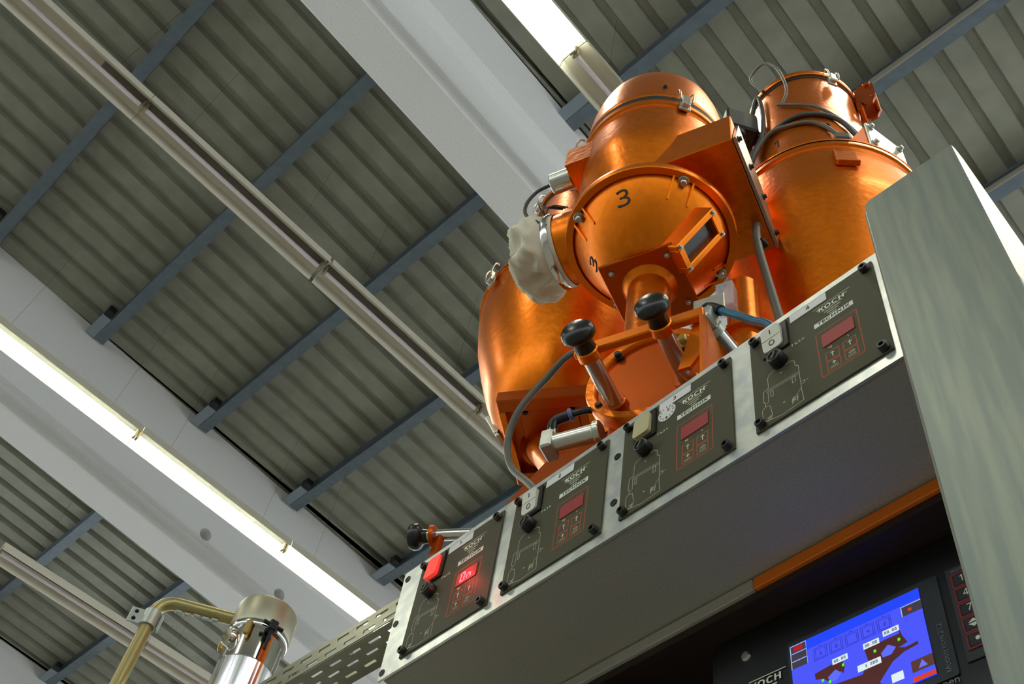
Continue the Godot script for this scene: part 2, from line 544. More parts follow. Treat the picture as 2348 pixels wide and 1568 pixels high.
func build_hall() -> void:
	var s := mb()
	box(s, Vector3(-3.5, -0.1, 0), Vector3(21.4, 0.2, 18.4))
	struct("floor", s, M.floor)
	var n := 0
	for w in [["wall_back", Vector3(-3.5, 0, -9.1), 21.4, 0.0], ["wall_front", Vector3(-3.5, 0, 9.1), 21.4, PI], ["wall_left", Vector3(-14.1, 0, 0), 18.0, PI / 2], ["wall_right", Vector3(7.1, 0, 0), 18.0, -PI / 2]]:
		# a wall with an added band of high windows to light the ceiling
		var L: float = w[2]
		var tr := Transform3D(Basis(Vector3.UP, w[3]), w[1])
		s = mb()
		box(s, Vector3(0, 2.25, 0), Vector3(L, 4.7, 0.2))
		box(s, Vector3(0, 8.0, 0), Vector3(L, 1.8, 0.2))
		var bays_n := int(L / 3.5)
		for k in bays_n + 1:
			box(s, Vector3(-L / 2 + L * k / bays_n, 5.85, 0), Vector3(0.3, 2.6, 0.2))
		var wall := struct(w[0], s, M.wall)
		wall.transform = tr
		for k in bays_n:
			n += 1
			s = mb()
			var ww := L / bays_n - 0.3
			for e in [-1, 1]:
				box(s, Vector3(0, e * 1.225, 0), Vector3(ww, 0.05, 0.06))
				box(s, Vector3(e * (ww / 2 - 0.025), 0, 0), Vector3(0.05, 2.4, 0.06))
			var win := struct("added_window_%d" % n, s, M.purlin)
			win.transform = tr * Transform3D(Basis.IDENTITY, Vector3(-L / 2 + L * (k + 0.5) / bays_n, 5.85, 0))
			s = mb()
			box(s, Vector3.ZERO, Vector3(ww - 0.1, 2.4, 0.006))
			obj("added_pane", s, M.added_pane, win)
	# roof: a slab over trapezoidal sheets, one run of sheet per bay
	s = mb()
	box(s, Vector3(-3.5, 8.95, 0), Vector3(21.4, 0.2, 18.4))
	var roof := struct("ceiling", s, M.deck)
	for bay in [[-2.62, 7.0, 0.17], [-6.93, -2.62, -3.349], [-11.16, -6.93, -8.945], [-14.0, -11.16, -12.0]]:
		s = mb()
		var pitch := 0.2136
		var y0 := 8.72
		var k0 := int(floor((bay[0] - bay[2]) / pitch)) - 3
		var k1 := int(ceil((bay[1] - bay[2]) / pitch)) + 3
		var prof := []
		for k in range(k0, k1):
			var c: float = bay[2] + k * pitch
			prof.append_array([Vector2(c - 0.041, y0), Vector2(c - 0.025, y0 + 0.040), Vector2(c + 0.025, y0 + 0.040), Vector2(c + 0.041, y0)])
		for i in prof.size() - 1:
			for zz in [[-9.0, 0.0], [0.0, 9.0]]:
				var q := []
				for e in [[i, zz[0]], [i + 1, zz[0]], [i + 1, zz[1]], [i, zz[1]]]:
					q.append(Vector3(clampf(prof[e[0]].x + RIB_SLANT * e[1], bay[0] - 0.2, bay[1] + 0.2), prof[e[0]].y, e[1]))
				if absf(q[0].x - q[1].x) + absf(q[2].x - q[3].x) > 0.002 or absf(q[0].y - q[1].y) > 0.01:
					face(s, q, Vector3.DOWN)
		obj("roof_sheet", s, M.deck, roof)
	# precast beams
	var outline := PackedVector2Array([Vector2(0, 8.7195), Vector2(0, 8.14), Vector2(-0.07, 8.08), Vector2(-0.09, 7.78), Vector2(-0.065, 7.70), Vector2(-0.065, 7.55), Vector2(-0.075, 7.54), Vector2(-0.345, 7.54), Vector2(-0.355, 7.55), Vector2(-0.355, 7.70), Vector2(-0.33, 7.78), Vector2(-0.35, 8.08), Vector2(-0.42, 8.14), Vector2(-0.42, 8.7195)])
	var words := {-2.41: "pale concrete roof beam passing behind the tops of the orange loaders", -6.727: "pale concrete roof beam with round holes in its web, beside the lit tubes", -10.97: "pale concrete roof beam cut off at the lower left corner of the photo"}
	for x in words:
		var b := CSGPolygon3D.new()
		b.name = numbered("roof_beam")
		b.polygon = outline
		b.mode = CSGPolygon3D.MODE_DEPTH
		b.depth = 18.0
		b.material = M.concrete
		add_child(b, true)
		b.position = Vector3(x + BEAM_SLANT * 9.0, 0, 9.0)
		b.rotation.y = BEAM_SLANT
		tag(b, words[x], "beam", "precast roof beams")
		if x == -6.727:
			for z in [-4.03, -3.19, -2.35, -1.51 + 6.0, -0.67 + 6.0]:
				var h := CSGCylinder3D.new()
				h.name = "hole"
				h.radius = 0.056
				h.height = 0.24
				h.sides = 28
				h.operation = CSGShape3D.OPERATION_SUBTRACTION
				h.material = M.concrete
				b.add_child(h, true)
				h.rotation.z = PI / 2
				h.position = Vector3(-0.08, 7.83, z - 9.0)
	# purlins, one per bay and line
	var lines := {0.418: "first", -0.692: "second", -1.83: "third", -2.92: "fourth", -4.05: "fifth"}
	var bays := [["middle bay left of the orange loaders", -6.70, -2.83, [0.418, -0.692, -1.83, -2.92, -4.05]], ["bay above the right-hand orange loader", -2.41, 6.95, [-1.83, -2.92, -4.05]], ["bay beyond the lit tubes, lower left", -10.95, -7.15, [-1.83, -2.92, -4.05]]]
	for bay in bays:
		for z in bay[3]:
			var x0: float = bay[1] + BEAM_SLANT * z
			var x1: float = bay[2] + (BEAM_SLANT * z if bay[2] < 0.0 else 0.0)
			var rank: String = {0.418: "topmost", -0.692: "second from the top", -1.83: "third from the top", -2.92: "fourth from the top", -4.05: "lowest"}[z] if bay[3].size() == 5 else {-1.83: "uppermost", -2.92: "middle", -4.05: "lowest"}[z]
			var t := thing("roof_purlin", "%s blue-grey steel purlin in the %s" % [rank, bay[0]], "purlin", Vector3(x0, 8.6, z), 0.0, "steel purlins")
			var L := x1 - x0
			s = mb()
			prism(s, [Vector2(-0.046, 0), Vector2(0.046, 0), Vector2(0.046, 0.008), Vector2(0.005, 0.012), Vector2(0.005, 0.108), Vector2(0.046, 0.112), Vector2(0.046, 0.12), Vector2(-0.046, 0.12), Vector2(-0.046, 0.112), Vector2(-0.005, 0.108), Vector2(-0.005, 0.012), Vector2(-0.046, 0.008)], L, Transform3D(Basis(Vector3(0, 0, -1), Vector3.UP, Vector3(1, 0, 0)), Vector3(L / 2, 0, 0)))
			obj("girder", s, M.purlin, t)
			s = mb()
			box(s, Vector3(0.13, 0.008, 0.090), Vector3(0.27, 0.014, 0.085), 0.002)
			var c := obj("cleat", s, M.cleat, t)
			s = mb()
			box(s, Vector3(0.30, 0.04, 0.095), Vector3(0.075, 0.07, 0.07), 0.006)
			obj("bolt_block", s, M.dark_steel, c)

	for c in [[8.612, -2.866, "grey conduit along the middle purlin above the right-hand orange loader"], [8.612, -3.99, "grey conduit along the lowest purlin right of the sheet post"]]:
		var t := thing("roof_conduit", c[2], "conduit", Vector3(-2.3, c[0], c[1]), 0.0, "conduits on the purlins")
		s = mb()
		rod(s, Vector3.ZERO, Vector3(9.0, 0, 0), 0.019, 12)
		obj("conduit", s, M.conduit, t)

# ------------------------------------------------------------------ fluorescent trunking
func luminaire(lit: bool, called: String, label: String, group: String) -> Node3D:
	var t := thing(called, label, "light", Vector3.ZERO, 0.0, group)
	var L := 1.43
	var s := mb()
	var along_z := Transform3D.IDENTITY
	prism(s, [Vector2(-0.102, 0), Vector2(-0.088, 0.068), Vector2(-0.03, 0.085), Vector2(0.03, 0.085), Vector2(0.088, 0.068), Vector2(0.102, 0), Vector2(0.107, 0), Vector2(0.093, 0.072), Vector2(0.031, 0.09), Vector2(-0.031, 0.09), Vector2(-0.093, 0.072), Vector2(-0.107, 0)], L - 0.004, along_z)
	obj("reflector", s, M.trough, t)
	s = mb()
	box(s, Vector3(0, 0.105, 0), Vector3(0.07, 0.04, L), 0.003)
	obj("spine", s, M.trough, t)
	s = mb()
	rod(s, Vector3(0, 0.030, -L / 2 + 0.02), Vector3(0, 0.030, L / 2 - 0.02), 0.019 if lit else 0.014, 16, 0.004)
	obj("light_tube", s, M.tube_lit if lit else M.tube_off, t)
	for e in [-1, 1]:
		s = mb()
		box(s, Vector3(0, 0.045, e * (L / 2 - 0.012)), Vector3(0.04, 0.075, 0.016), 0.003)
		obj("lampholder", s, M.holder, t)
	for e in [-0.45, 0.45]:
		s = mb()
		rod(s, Vector3(0, 0.12, e), Vector3(0, 1.20, e), 0.0008, 6)
		obj("hanger_wire", s, M.dark_steel, t)
	if lit:
		var a := AreaLight3D.new()
		a.name = "tube_light"
		a.area_size = Vector2(0.16, 1.36)
		a.light_color = Color(1.0, 0.985, 0.90)
		a.light_energy = LAMP
		a.area_range = 30.0
		a.shadow_enabled = true
		t.add_child(a, true)
		a.rotation.x = -PI / 2
		a.position = Vector3(0, -0.004, 0)
	return t

const LAMP := 1.6

func build_luminaires() -> void:
	var lit0: Node3D = null
	var off0: Node3D = null
	# [x at z = 0, drift of x with z, list of [z, lit, words]]
	var step := 1.43
	var rows := [
		[-6.17, -0.005, [[-1.97, true, "middle one of the lit white fluorescent lamps along the holed beam"], [-0.54, true, "upper left one of the lit white fluorescent lamps along the holed beam"], [-3.40, true, "lower right lit white fluorescent lamp ending behind the perforated tray"], [3.75, true, "unseen lit lamp behind the viewer, in line with the lamps along the holed beam"]]],  # the lamp behind the viewer is unseen, set to reflect in the panel
		[-1.76, 0.03, [[-0.52, true, "lit white fluorescent lamp at the top edge above the orange loaders"], [3.77, true, "unseen lit lamp behind the viewer, in line with the lamp above loader 3"], [-1.95, false, "unlit fluorescent trough meeting the lit lamp above loader 3"]]],  # its unseen lamp behind the viewer is placed for a panel reflection
		[-3.96, 0.008, [[0.93, false, "unlit fluorescent trough in the top left corner of the photo"], [-0.50, false, "unlit fluorescent trough crossing the second purlin, second from top left"], [-1.95, false, "unlit fluorescent trough across the middle of the ceiling, third from top left"], [-3.38, false, "unlit fluorescent trough running down behind the left orange loader"]]],
		[-8.25, -0.06, [[-1.95, false, "unlit fluorescent trough at the left edge, beyond the holed beam"], [-3.38, false, "unlit fluorescent trough passing behind the bent pipe, lower left"]]],
		[0.44, 0.0, [[-3.38, true, "added unseen lit lamp high above the grey sheet post, the one farther back"], [-1.95, true, "added unseen lit lamp high above the grey sheet post, the one nearer the viewer"]]],  # unseen lamps added to brighten the side flange of the post
		[2.64, 0.0, [[-1.95, true, "added unseen lit lamp far to the right of the sheet post, farther back"], [-0.52, true, "added unseen lit lamp far to the right of the sheet post, nearer the viewer"]]],  # unseen lamps added as extra light from the right
	]
	for row in rows:
		for e in row[2]:
			var label: String = e[2]
			var group := "lit fluorescent lamps" if e[1] else "unlit fluorescent troughs"
			var o: Node3D
			if e[1]:
				if lit0 == null:
					lit0 = luminaire(true, "fluorescent_lamp", label, group)
					o = lit0
				else:
					o = copy(lit0, "fluorescent_lamp", label, group)
			else:
				if off0 == null:
					off0 = luminaire(false, "fluorescent_trough", label, group)
					o = off0
				else:
					o = copy(off0, "fluorescent_trough", label, group)
			o.position = Vector3(row[0] + row[1] * e[0], 7.45, e[0])
			o.rotation.y = row[1]

# ------------------------------------------------------------------ loaders
func on(deg: float, r: float, y: float) -> Transform3D:      # a place on a round wall: x along it, y up, z outwards
	var a := deg_to_rad(deg)
	return Transform3D(Basis(Vector3(cos(a), 0, -sin(a)), Vector3.UP, Vector3(sin(a), 0, cos(a))), Vector3(r * sin(a), y, r * cos(a)))

func clasp(parent: Node, t: Transform3D, drop := 0.0) -> void:
	var s := mb()
	box(s, t * Vector3(0, -0.035 - drop, 0.010), Vector3(0.020, 0.040, 0.014), 0.003, t.basis)
	box(s, t * Vector3(0, -0.050 - drop, 0.004), Vector3(0.026, 0.030, 0.006), 0.001, t.basis)
	obj("clasp", s, M.steel, parent)
	for e in [-1, 1]:
		s = mb()
		tube(s, spline([t * Vector3(e * 0.013, -0.045 - drop, 0.016), t * Vector3(e * 0.015, -0.015, 0.018), t * Vector3(e * 0.016, 0.012, 0.012), t * Vector3(e * 0.013, 0.020, 0.002)], 4), 0.0022, 8)
		obj("wire_bail", s, M.steel, parent)

func bolt(parent: Node, t: Transform3D, r := 0.006, m: Material = null, called := "bolt") -> void:
	var s := mb()
	rod(s, t.origin, t * Vector3(0, 0, r * 0.5), r * 1.5, 16, r * 0.1)
	lathe(s, [[r, 0], [r, r * 1.0], [r * 0.85, r * 1.2], [0, r * 1.2]], 6, along(t.basis.z, t * Vector3(0, 0, r * 0.5)))
	obj(called, s, m if m else M.steel, parent)

func rel(prof: Array, base: float) -> Array:
	var out := []
	for p in prof:
		out.append([p[0], p[1] - base])
	return out

func turned(called: String, prof: Array, base: float, m: Material, parent: Node, seg := 72) -> MeshInstance3D:
	var s := mb()
	lathe(s, rel(prof, base), seg)
	return obj(called, s, m, parent)

func build_loaders() -> void:
	build_loader_front()
	build_loader_right()
	build_loader_left()

func build_loader_front() -> void:
	var B := 3.12
	var t := thing("material_loader", "orange hopper loader marked 3 with a white cloth sock on its side", "loader", Vector3(-0.722, B, -0.777), deg_to_rad(18.0))
	turned("lid", [[0.150, 3.855], [0.1575, 3.855], [0.159, 3.859], [0.1585, 3.872], [0.152, 3.962], [0.146, 4.005], [0.137, 4.048], [0.11, 4.075], [0, 4.082]], B, M.orange, t)
	turned("lid_seal", [[0.145, 3.826], [0.1575, 3.828], [0.1575, 3.856], [0.145, 3.857]], B, M.seal, t)
	turned("body", [[0.108, 3.51], [0.112, 3.545], [0.125, 3.59], [0.146, 3.655], [0.1535, 3.685], [0.1555, 3.71], [0.1555, 3.812], [0.160, 3.815], [0.161, 3.826], [0.150, 3.828]], B, M.orange, t)
	turned("flange", [[0.10, 3.497], [0.150, 3.497], [0.151, 3.490], [0.1645, 3.490], [0.166, 3.494], [0.166, 3.506], [0.163, 3.511], [0.10, 3.514]], B, M.orange_edge, t)
	turned("cone", [[0.0, 3.354], [0.066, 3.354], [0.076, 3.358], [0.151, 3.498]], B, M.orange, t)
	# gussets and bolts at the four corners of the flange
	for d in [-44.0, 46.0, 136.0, 226.0]:
		var p := on(d, 0.149, 3.489 - B)
		var down := Transform3D(Basis(p.basis.x, p.basis.z, -p.basis.y), p.origin)
		bolt(t, down, 0.0075)
		var s := mb()
		for e in [-1, 1]:
			prism(s, [Vector2(0.154, 3.492 - B), Vector2(0.130, 3.492 - B), Vector2(0.124, 3.446 - B)], 0.004, Transform3D(Basis(p.basis.z, Vector3.UP, -p.basis.x), p.basis.x * 0.02 * e))
		obj("gusset", s, M.orange_edge, t)
	# slide plate under the cone and the outlet pipe
	var s := mb()
	box(s, Vector3(-0.002, 3.352 - B, -0.012), Vector3(0.146, 0.008, 0.146), 0.0015)
	obj("slide_plate", s, M.orange_shaded, t)
	for k in [[-0.055, 0.042], [0.053, 0.042], [0.053, -0.065], [-0.055, -0.065]]:
		bolt(t, Transform3D(Basis(Vector3.RIGHT, Vector3.BACK, Vector3.DOWN), Vector3(k[0], 3.347 - B, k[1])), 0.0035, M.zinc, "screw")
	s = mb()
	lathe(s, [[0.040, 0.0], [0.040, 0.215], [0.047, 0.223], [0.052, 0.229]], 40, Transform3D(Basis.IDENTITY, Vector3(-0.002, 0, -0.012)))
	obj("outlet_pipe", s, M.orange, t)
	# sight window on the cone
	var o := Vector3(0.1142, 3.3825 - B, 0.0290)
	var ex := Vector3(0.0713, 0.095, 0.002).normalized()
	var ez := ex.cross(Vector3(0, 0, -1)).normalized()
	if ez.y > 0.0:
		ez = -ez
	var ey := ez.cross(ex).normalized()
	var wt := Transform3D(Basis(ex, ey, ez), o - ez * 0.022)
	var fr := mb()
	for e in [-1, 1]:
		box(fr, wt * Vector3(0, e * 0.0245, 0), Vector3(0.120, 0.013, 0.044), 0.002, wt.basis)
		box(fr, wt * Vector3(e * 0.052, 0, 0), Vector3(0.016, 0.040, 0.044), 0.002, wt.basis)
	var frame := obj("window_frame", fr, M.orange_edge, t)
	var gl := mb()
	box(gl, wt * Vector3(0, 0, 0.006), Vector3(0.090, 0.044, 0.006), 0.0, wt.basis)
	obj("sight_glass", gl, M.glass_dark, frame)
	for k in [[0.052, 0.024], [0.052, -0.024], [-0.052, 0.024], [-0.052, -0.024]]:
		bolt(frame, Transform3D(wt.basis, wt * Vector3(k[0], k[1], 0.022)), 0.003, M.zinc, "screw")
	# painted numerals on the cone
	for k in [[-0.5, 0.1275, 3.454, 0.036], [-66.0, 0.104, 3.410, 0.032]]:
		var p := on(k[0], k[1], k[2] - B)
		var up := (p.basis.z * 0.47 + Vector3.UP * 0.88).normalized()
		lettering("numeral", "3", k[3], M.ink, t, Transform3D(Basis(p.basis.x, up, p.basis.x.cross(up)), p.origin + p.basis.x.cross(up) * -0.001), 1.15, 0.004)
	# sensor boxes on both sides of the body
	s = mb()
	box(s, Vector3(0.115, 3.625 - B, -0.012), Vector3(0.185, 0.11, 0.255), 0.002)
	var sb := obj("valve_box", s, M.orange, t)
	s = mb()
	prism(s, [Vector2(-0.128, -0.062), Vector2(0.128, -0.062), Vector2(0.128, -0.02), Vector2(0.03, 0.035), Vector2(-0.10, 0.05)], 0.006, Transform3D(Basis(Vector3(0, 0, -1), Vector3.UP, Vector3.RIGHT), Vector3(0.212, 3.632 - B, -0.012)))
	obj("cover_plate", s, M.steel, sb)
	for k in [[0.10, -0.035], [0.03, -0.02], [-0.05, 0.0], [-0.12, -0.03]]:
		bolt(sb, Transform3D(Basis(Vector3(0, 0, -1), Vector3.UP, Vector3.RIGHT), Vector3(0.215, 3.625 - B + k[1], k[0])), 0.0045, M.black, "screw")
	s = mb()
	prism(s, [Vector2(-0.150, 0.125), Vector2(-0.145, 0.0), Vector2(-0.09, -0.02), Vector2(-0.02, 0.125)], 0.075, Transform3D(Basis(Vector3.RIGHT, Vector3.BACK, Vector3.DOWN), Vector3(0, 3.757 - B, 0)))
	obj("side_hood", s, M.orange, t)
	s = mb()
	rod(s, Vector3(-0.150, 3.742 - B, 0.085), Vector3(-0.200, 3.742 - B, 0.085), 0.023, 20, 0.003)
	var sen := obj("sensor", s, M.steel, t)
	s = mb()
	tube(s, spline([Vector3(-0.20, 3.745 - B, 0.085), Vector3(-0.235, 3.735 - B, 0.085), Vector3(-0.255, 3.69 - B, 0.085), Vector3(-0.245, 3.63 - B, 0.085), Vector3(-0.20, 3.575 - B, 0.075)], 6), 0.004, 8)
	obj("sensor_cable", s, M.cable_dark, sen)
	# clasps and a rivet
	clasp(t, on(62.0 - 18.0, 0.159, 3.855 - B))
	clasp(t, on(-38.0 - 18.0, 0.160, 3.855 - B))
	clasp(t, on(180.0, 0.160, 3.855 - B))
	bolt(t, on(47.0 - 18.0, 0.1555, 3.905 - B), 0.004, M.dark_steel, "rivet")
	# vent stub, hose clamp and cloth sock
	var dir := Vector3(-1, 0, 0)
	var tb := along(dir, Vector3(-0.1305, 3.594 - B, 0.0))
	s = mb()
	lathe(s, [[0.072, -0.08], [0.074, 0.0], [0.0745, 0.085], [0.0, 0.085]], 48, tb)
	obj("vent_stub", s, M.orange, t)
	s = mb()
	lathe(s, [[0.074, 0.068], [0.081, 0.068], [0.082, 0.070], [0.082, 0.081], [0.081, 0.083], [0.074, 0.083]], 56, tb)
	var hc := obj("hose_clamp", s, M.chrome, t)
	s = mb()
	var ct := tb * Vector3(0.0, 0.0755, 0.0)
	rod(s, ct + tb.basis.z * 0.086 - tb.basis.x * 0.016, ct + tb.basis.z * 0.086 + tb.basis.x * 0.016, 0.006, 12, 0.001)
	obj("clamp_screw", s, M.steel, hc)
	s = mb()
	sock(s, tb)
	obj("filter_sock", s, M.cloth, t)
	s = mb()
	for k in 3:
		var z := 0.074 + 0.006 * k
		tube(s, spline([tb * Vector3(-0.02, z, 0.075), tb * Vector3(-0.06 - 0.008 * k, z + 0.01, 0.062 + 0.01 * k), tb * Vector3(-0.09, z - 0.02, 0.03), tb * Vector3(-0.075, z - 0.05, 0.03)], 6), 0.0016, 6)
	obj("tie_wire", s, M.dark_steel, t)

func sock(s: SurfaceTool, tb: Transform3D) -> void:
	var n := FastNoiseLite.new()
	n.seed = 17
	n.frequency = 9.0
	n.fractal_octaves = 1
	var prof := [[0.0768, 0.06], [0.0775, 0.07], [0.079, 0.084], [0.083, 0.091], [0.088, 0.102], [0.091, 0.116], [0.090, 0.131], [0.085, 0.146], [0.074, 0.159], [0.055, 0.168], [0.028, 0.172], [0.0, 0.173]]
	var fine := []
	for i in prof.size() - 1:
		for k in 4:
			fine.append([lerpf(prof[i][0], prof[i + 1][0], k / 4.0), lerpf(prof[i][1], prof[i + 1][1], k / 4.0)])
	fine.append(prof[-1])
	var seg := 72
	var pts := []
	for i in fine.size():
		var ring := []
		for k in seg:
			var a := TAU * k / seg
			var p := Vector3(fine[i][0] * sin(a), fine[i][1], fine[i][0] * cos(a))
			var amp := clampf((fine[i][1] - 0.084) / 0.03, 0.0, 1.0) * 0.020
			var d := n.get_noise_3d(p.x * 2.2, p.y * 1.6, p.z * 2.2) + 0.6 * n.get_noise_3d(p.x * 1.0 + 9.0, p.y * 0.6, p.z * 1.0)
			d = -absf(d) * 1.6 + 0.35
			var nn := (Vector3(p.x, 0, p.z).normalized() + Vector3(0, 1.2 if fine[i][1] > 0.16 else 0.2, 0)).normalized()
			if fine[i][0] < 0.001:
				nn = Vector3.UP
				d = 0.0
			ring.append(tb * (p + nn * d * amp))
		pts.append(ring)
	s.set_smooth_group(1)
	for i in pts.size() - 1:
		for k in seg:
			var m := (k + 1) % seg
			for q in [[pts[i][k], pts[i + 1][m], pts[i][m]], [pts[i][k], pts[i + 1][k], pts[i + 1][m]]]:
				for v in q:
					s.add_vertex(v)
	s.generate_normals()

func loader_head(t: Node3D, B: float, top: float, flange: float) -> void:
	turned("head", [[0.143, flange - 0.01], [0.143, top - 0.04], [0.1425, top - 0.034]], B, M.orange, t)
	turned("lid_seal", [[0.140, top - 0.040], [0.1445, top - 0.038], [0.1445, top - 0.022], [0.140, top - 0.021]], B, M.seal, t)
	turned("lid", [[0.139, top - 0.023], [0.148, top - 0.023], [0.150, top - 0.019], [0.150, top - 0.004], [0.147, top], [0.12, top + 0.012], [0, top + 0.02]], B, M.orange, t)

func build_loader_right() -> void:
	var B := 2.40
	var t := thing("material_loader", "large orange hopper loader marked 1 on its neck, right of loader 3", "loader", Vector3(-0.5538, B, -1.1785))
	loader_head(t, B, 4.537, 3.9)
	turned("body", [[0.06, 2.44], [0.06, 2.90], [0.10, 3.16], [0.148, 3.40], [0.197, 3.60], [0.218, 3.69], [0.2245, 3.725], [0.2265, 3.75], [0.2265, 3.882], [0.231, 3.885], [0.2315, 3.896], [0.229, 3.90]], B, M.orange, t)
	turned("shoulder", [[0.2315, 3.902], [0.2325, 3.906], [0.230, 3.910], [0.14, 3.925]], B, M.orange_edge, t)
	lettering("numeral", "1", 0.036, M.ink, t, on(-3.0, 0.1432, 4.163 - B), 1.0, 0.002)
	clasp(t, on(62.0, 0.149, 4.515 - B))
	clasp(t, on(-60.0, 0.149, 4.515 - B))
	clasp(t, on(180.0, 0.149, 4.515 - B))
	# hinge of the lid
	var h := on(107.0, 0.15, 4.5 - B)
	var s := mb()
	box(s, h * Vector3(0, -0.01, 0.004), Vector3(0.05, 0.12, 0.014), 0.003, h.basis)
	for e in [-1, 1]:
		prism(s, [Vector2(0.0, 0.06), Vector2(0.030, 0.068), Vector2(0.043, 0.05), Vector2(0.043, -0.03), Vector2(0.030, -0.065), Vector2(0.012, -0.07), Vector2(0.0, -0.04)], 0.008, Transform3D(Basis(h.basis.z, h.basis.y, -h.basis.x), h * Vector3(e * 0.022, 0.01, 0.008)))
	rod(s, h * Vector3(-0.032, 0.058, 0.036), h * Vector3(0.032, 0.058, 0.036), 0.010, 16, 0.001)
	rod(s, h * Vector3(-0.028, -0.02, 0.044), h * Vector3(0.028, -0.02, 0.044), 0.007, 16, 0.001)
	obj("lid_hinge", s, M.orange_shaded, t)
	# terminal box with a bright plate
	var b := on(78.0, 0.175, 3.985 - B)
	s = mb()
	box(s, b.origin, Vector3(0.11, 0.15, 0.06), 0.003, b.basis)
	var tbx := obj("terminal_box", s, M.orange_shaded, t)
	s = mb()
	box(s, b * Vector3(0, 0, 0.034), Vector3(0.115, 0.155, 0.006), 0.001, b.basis)
	obj("cover_plate", s, M.steel, tbx)
	for k in [[-0.045, 0.065], [0.045, 0.065], [-0.045, -0.02]]:
		bolt(tbx, Transform3D(b.basis, b * Vector3(k[0], k[1], 0.037)), 0.006, M.zinc, "screw")
	# cable clip and plug on the shoulder
	b = on(44.3, 0.222, 3.925 - B)
	s = mb()
	box(s, b.origin, Vector3(0.034, 0.03, 0.024), 0.004, b.basis)
	obj("cable_clip", s, M.cable_dark, t)
	b = on(58.0, 0.185, 3.935 - B)
	s = mb()
	box(s, b.origin, Vector3(0.07, 0.03, 0.03), 0.005, b.basis)
	rod(s, b * Vector3(0.03, 0, 0), b * Vector3(0.06, 0.005, 0), 0.013, 14, 0.002)
	obj("plug", s, M.steel, t)
	# small bracket plate on the body
	b = on(43.0, 0.228, 3.815 - B)
	s = mb()
	box(s, b * Vector3(0, 0, 0.001), Vector3(0.046, 0.062, 0.004), 0.001, b.basis)
	box(s, b * Vector3(0.003, -0.033, 0.006), Vector3(0.046, 0.005, 0.014), 0.001, b.basis)
	box(s, b * Vector3(-0.022, 0.0, 0.004), Vector3(0.003, 0.06, 0.010), 0.0, b.basis)
	obj("bracket", s, M.orange, t)
	# dark sensor at the back of the neck
	b = on(-32.0, 0.142, 4.33 - B)
	s = mb()
	box(s, b * Vector3(0, 0, 0.055), Vector3(0.085, 0.10, 0.085), 0.006, b.basis)
	box(s, b * Vector3(0, 0, 0.008), Vector3(0.03, 0.03, 0.02), 0.0, b.basis)
	rod(s, b * Vector3(0.02, -0.05, 0.06), b * Vector3(0.02, -0.075, 0.06), 0.018, 16, 0.003)
	obj("pressure_switch", s, M.black, t)
	for k in [on(47.0, 0.1435, 4.18 - B)]:
		bolt(t, k, 0.005, M.dark_steel, "rivet")

func build_loader_left() -> void:
	var B := 2.40
	var t := thing("material_loader", "bulging orange hopper loader at the left, behind the cloth sock", "loader", Vector3(-1.207, B, -1.021), deg_to_rad(32.0))
	loader_head(t, B, 4.51, 3.96)
	turned("body", [[0.092, 3.50], [0.112, 3.517], [0.148, 3.565], [0.174, 3.635], [0.198, 3.72], [0.217, 3.80], [0.228, 3.88], [0.2305, 3.935], [0.236, 3.938], [0.236, 3.95], [0.232, 3.953]], B, M.orange, t)
	turned("shoulder", [[0.2365, 3.954], [0.2375, 3.958], [0.234, 3.963], [0.14, 3.985]], B, M.orange_edge, t)
	clasp(t, on(-11.0 - 32.0, 0.237, 3.965 - B))
	clasp(t, on(-20.0 - 32.0, 0.148, 4.49 - B))
	clasp(t, on(30.0 - 32.0, 0.148, 4.49 - B))
	# square frame under the cone, open downwards
	var c := Vector3(0.006, 3.49 - B, 0.0185)
	var s := mb()
	box(s, c + Vector3(0, 0.008, 0), Vector3(0.20, 0.006, 0.235), 0.001)
	box(s, c + Vector3(0, 0.003, 0), Vector3(0.130, 0.008, 0.170), 0.001)
	var fr := obj("base_plate", s, M.orange_shaded, t)
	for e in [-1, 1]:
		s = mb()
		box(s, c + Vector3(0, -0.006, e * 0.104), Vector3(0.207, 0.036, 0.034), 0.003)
		obj("frame_bar", s, M.orange_shaded, t)
		s = mb()
		box(s, c + Vector3(e * 0.096, -0.006, 0), Vector3(0.016, 0.036, 0.176), 0.002)
		obj("frame_bar", s, M.orange_edge, t)
	for k in [[-0.05, 0.07], [0.055, 0.07], [-0.05, -0.07], [0.055, -0.07]]:
		bolt(fr, Transform3D(Basis(Vector3.RIGHT, Vector3.BACK, Vector3.DOWN), c + Vector3(k[0], -0.002, k[1])), 0.0045, M.black, "screw")
	s = mb()
	var pa: Vector3 = t.transform.affine_inverse() * Vector3(-1.242, 3.495, -1.018)
	var pb: Vector3 = t.transform.affine_inverse() * Vector3(-0.90, 2.95, -0.91)
	lathe(s, [[0.046, 0.0], [0.040, 0.010], [0.037, 0.02], [0.037, 0.66], [0.0, 0.66]], 40, along(pb - pa, pa))
	rod(s, pb, Vector3(pb.x, 0.04, pb.z), 0.037, 32)
	obj("outlet_pipe", s, M.orange, t)
	# sight glass at the lower left and its screw
	var g := on(-72.0 - 32.0, 0.146, 3.58 - B)
	s = mb()
	box(s, g * Vector3(0, -0.005, 0.004), Vector3(0.06, 0.10, 0.012), 0.002, g.basis * Basis(Vector3.RIGHT, 0.45))
	obj("side_plate", s, M.steel, t)
	for k in [[-60.0, 3.545, 0.132], [-85.0, 3.65, 0.180]]:
		bolt(t, on(k[0] - 32.0, k[2], k[1] - B), 0.006)

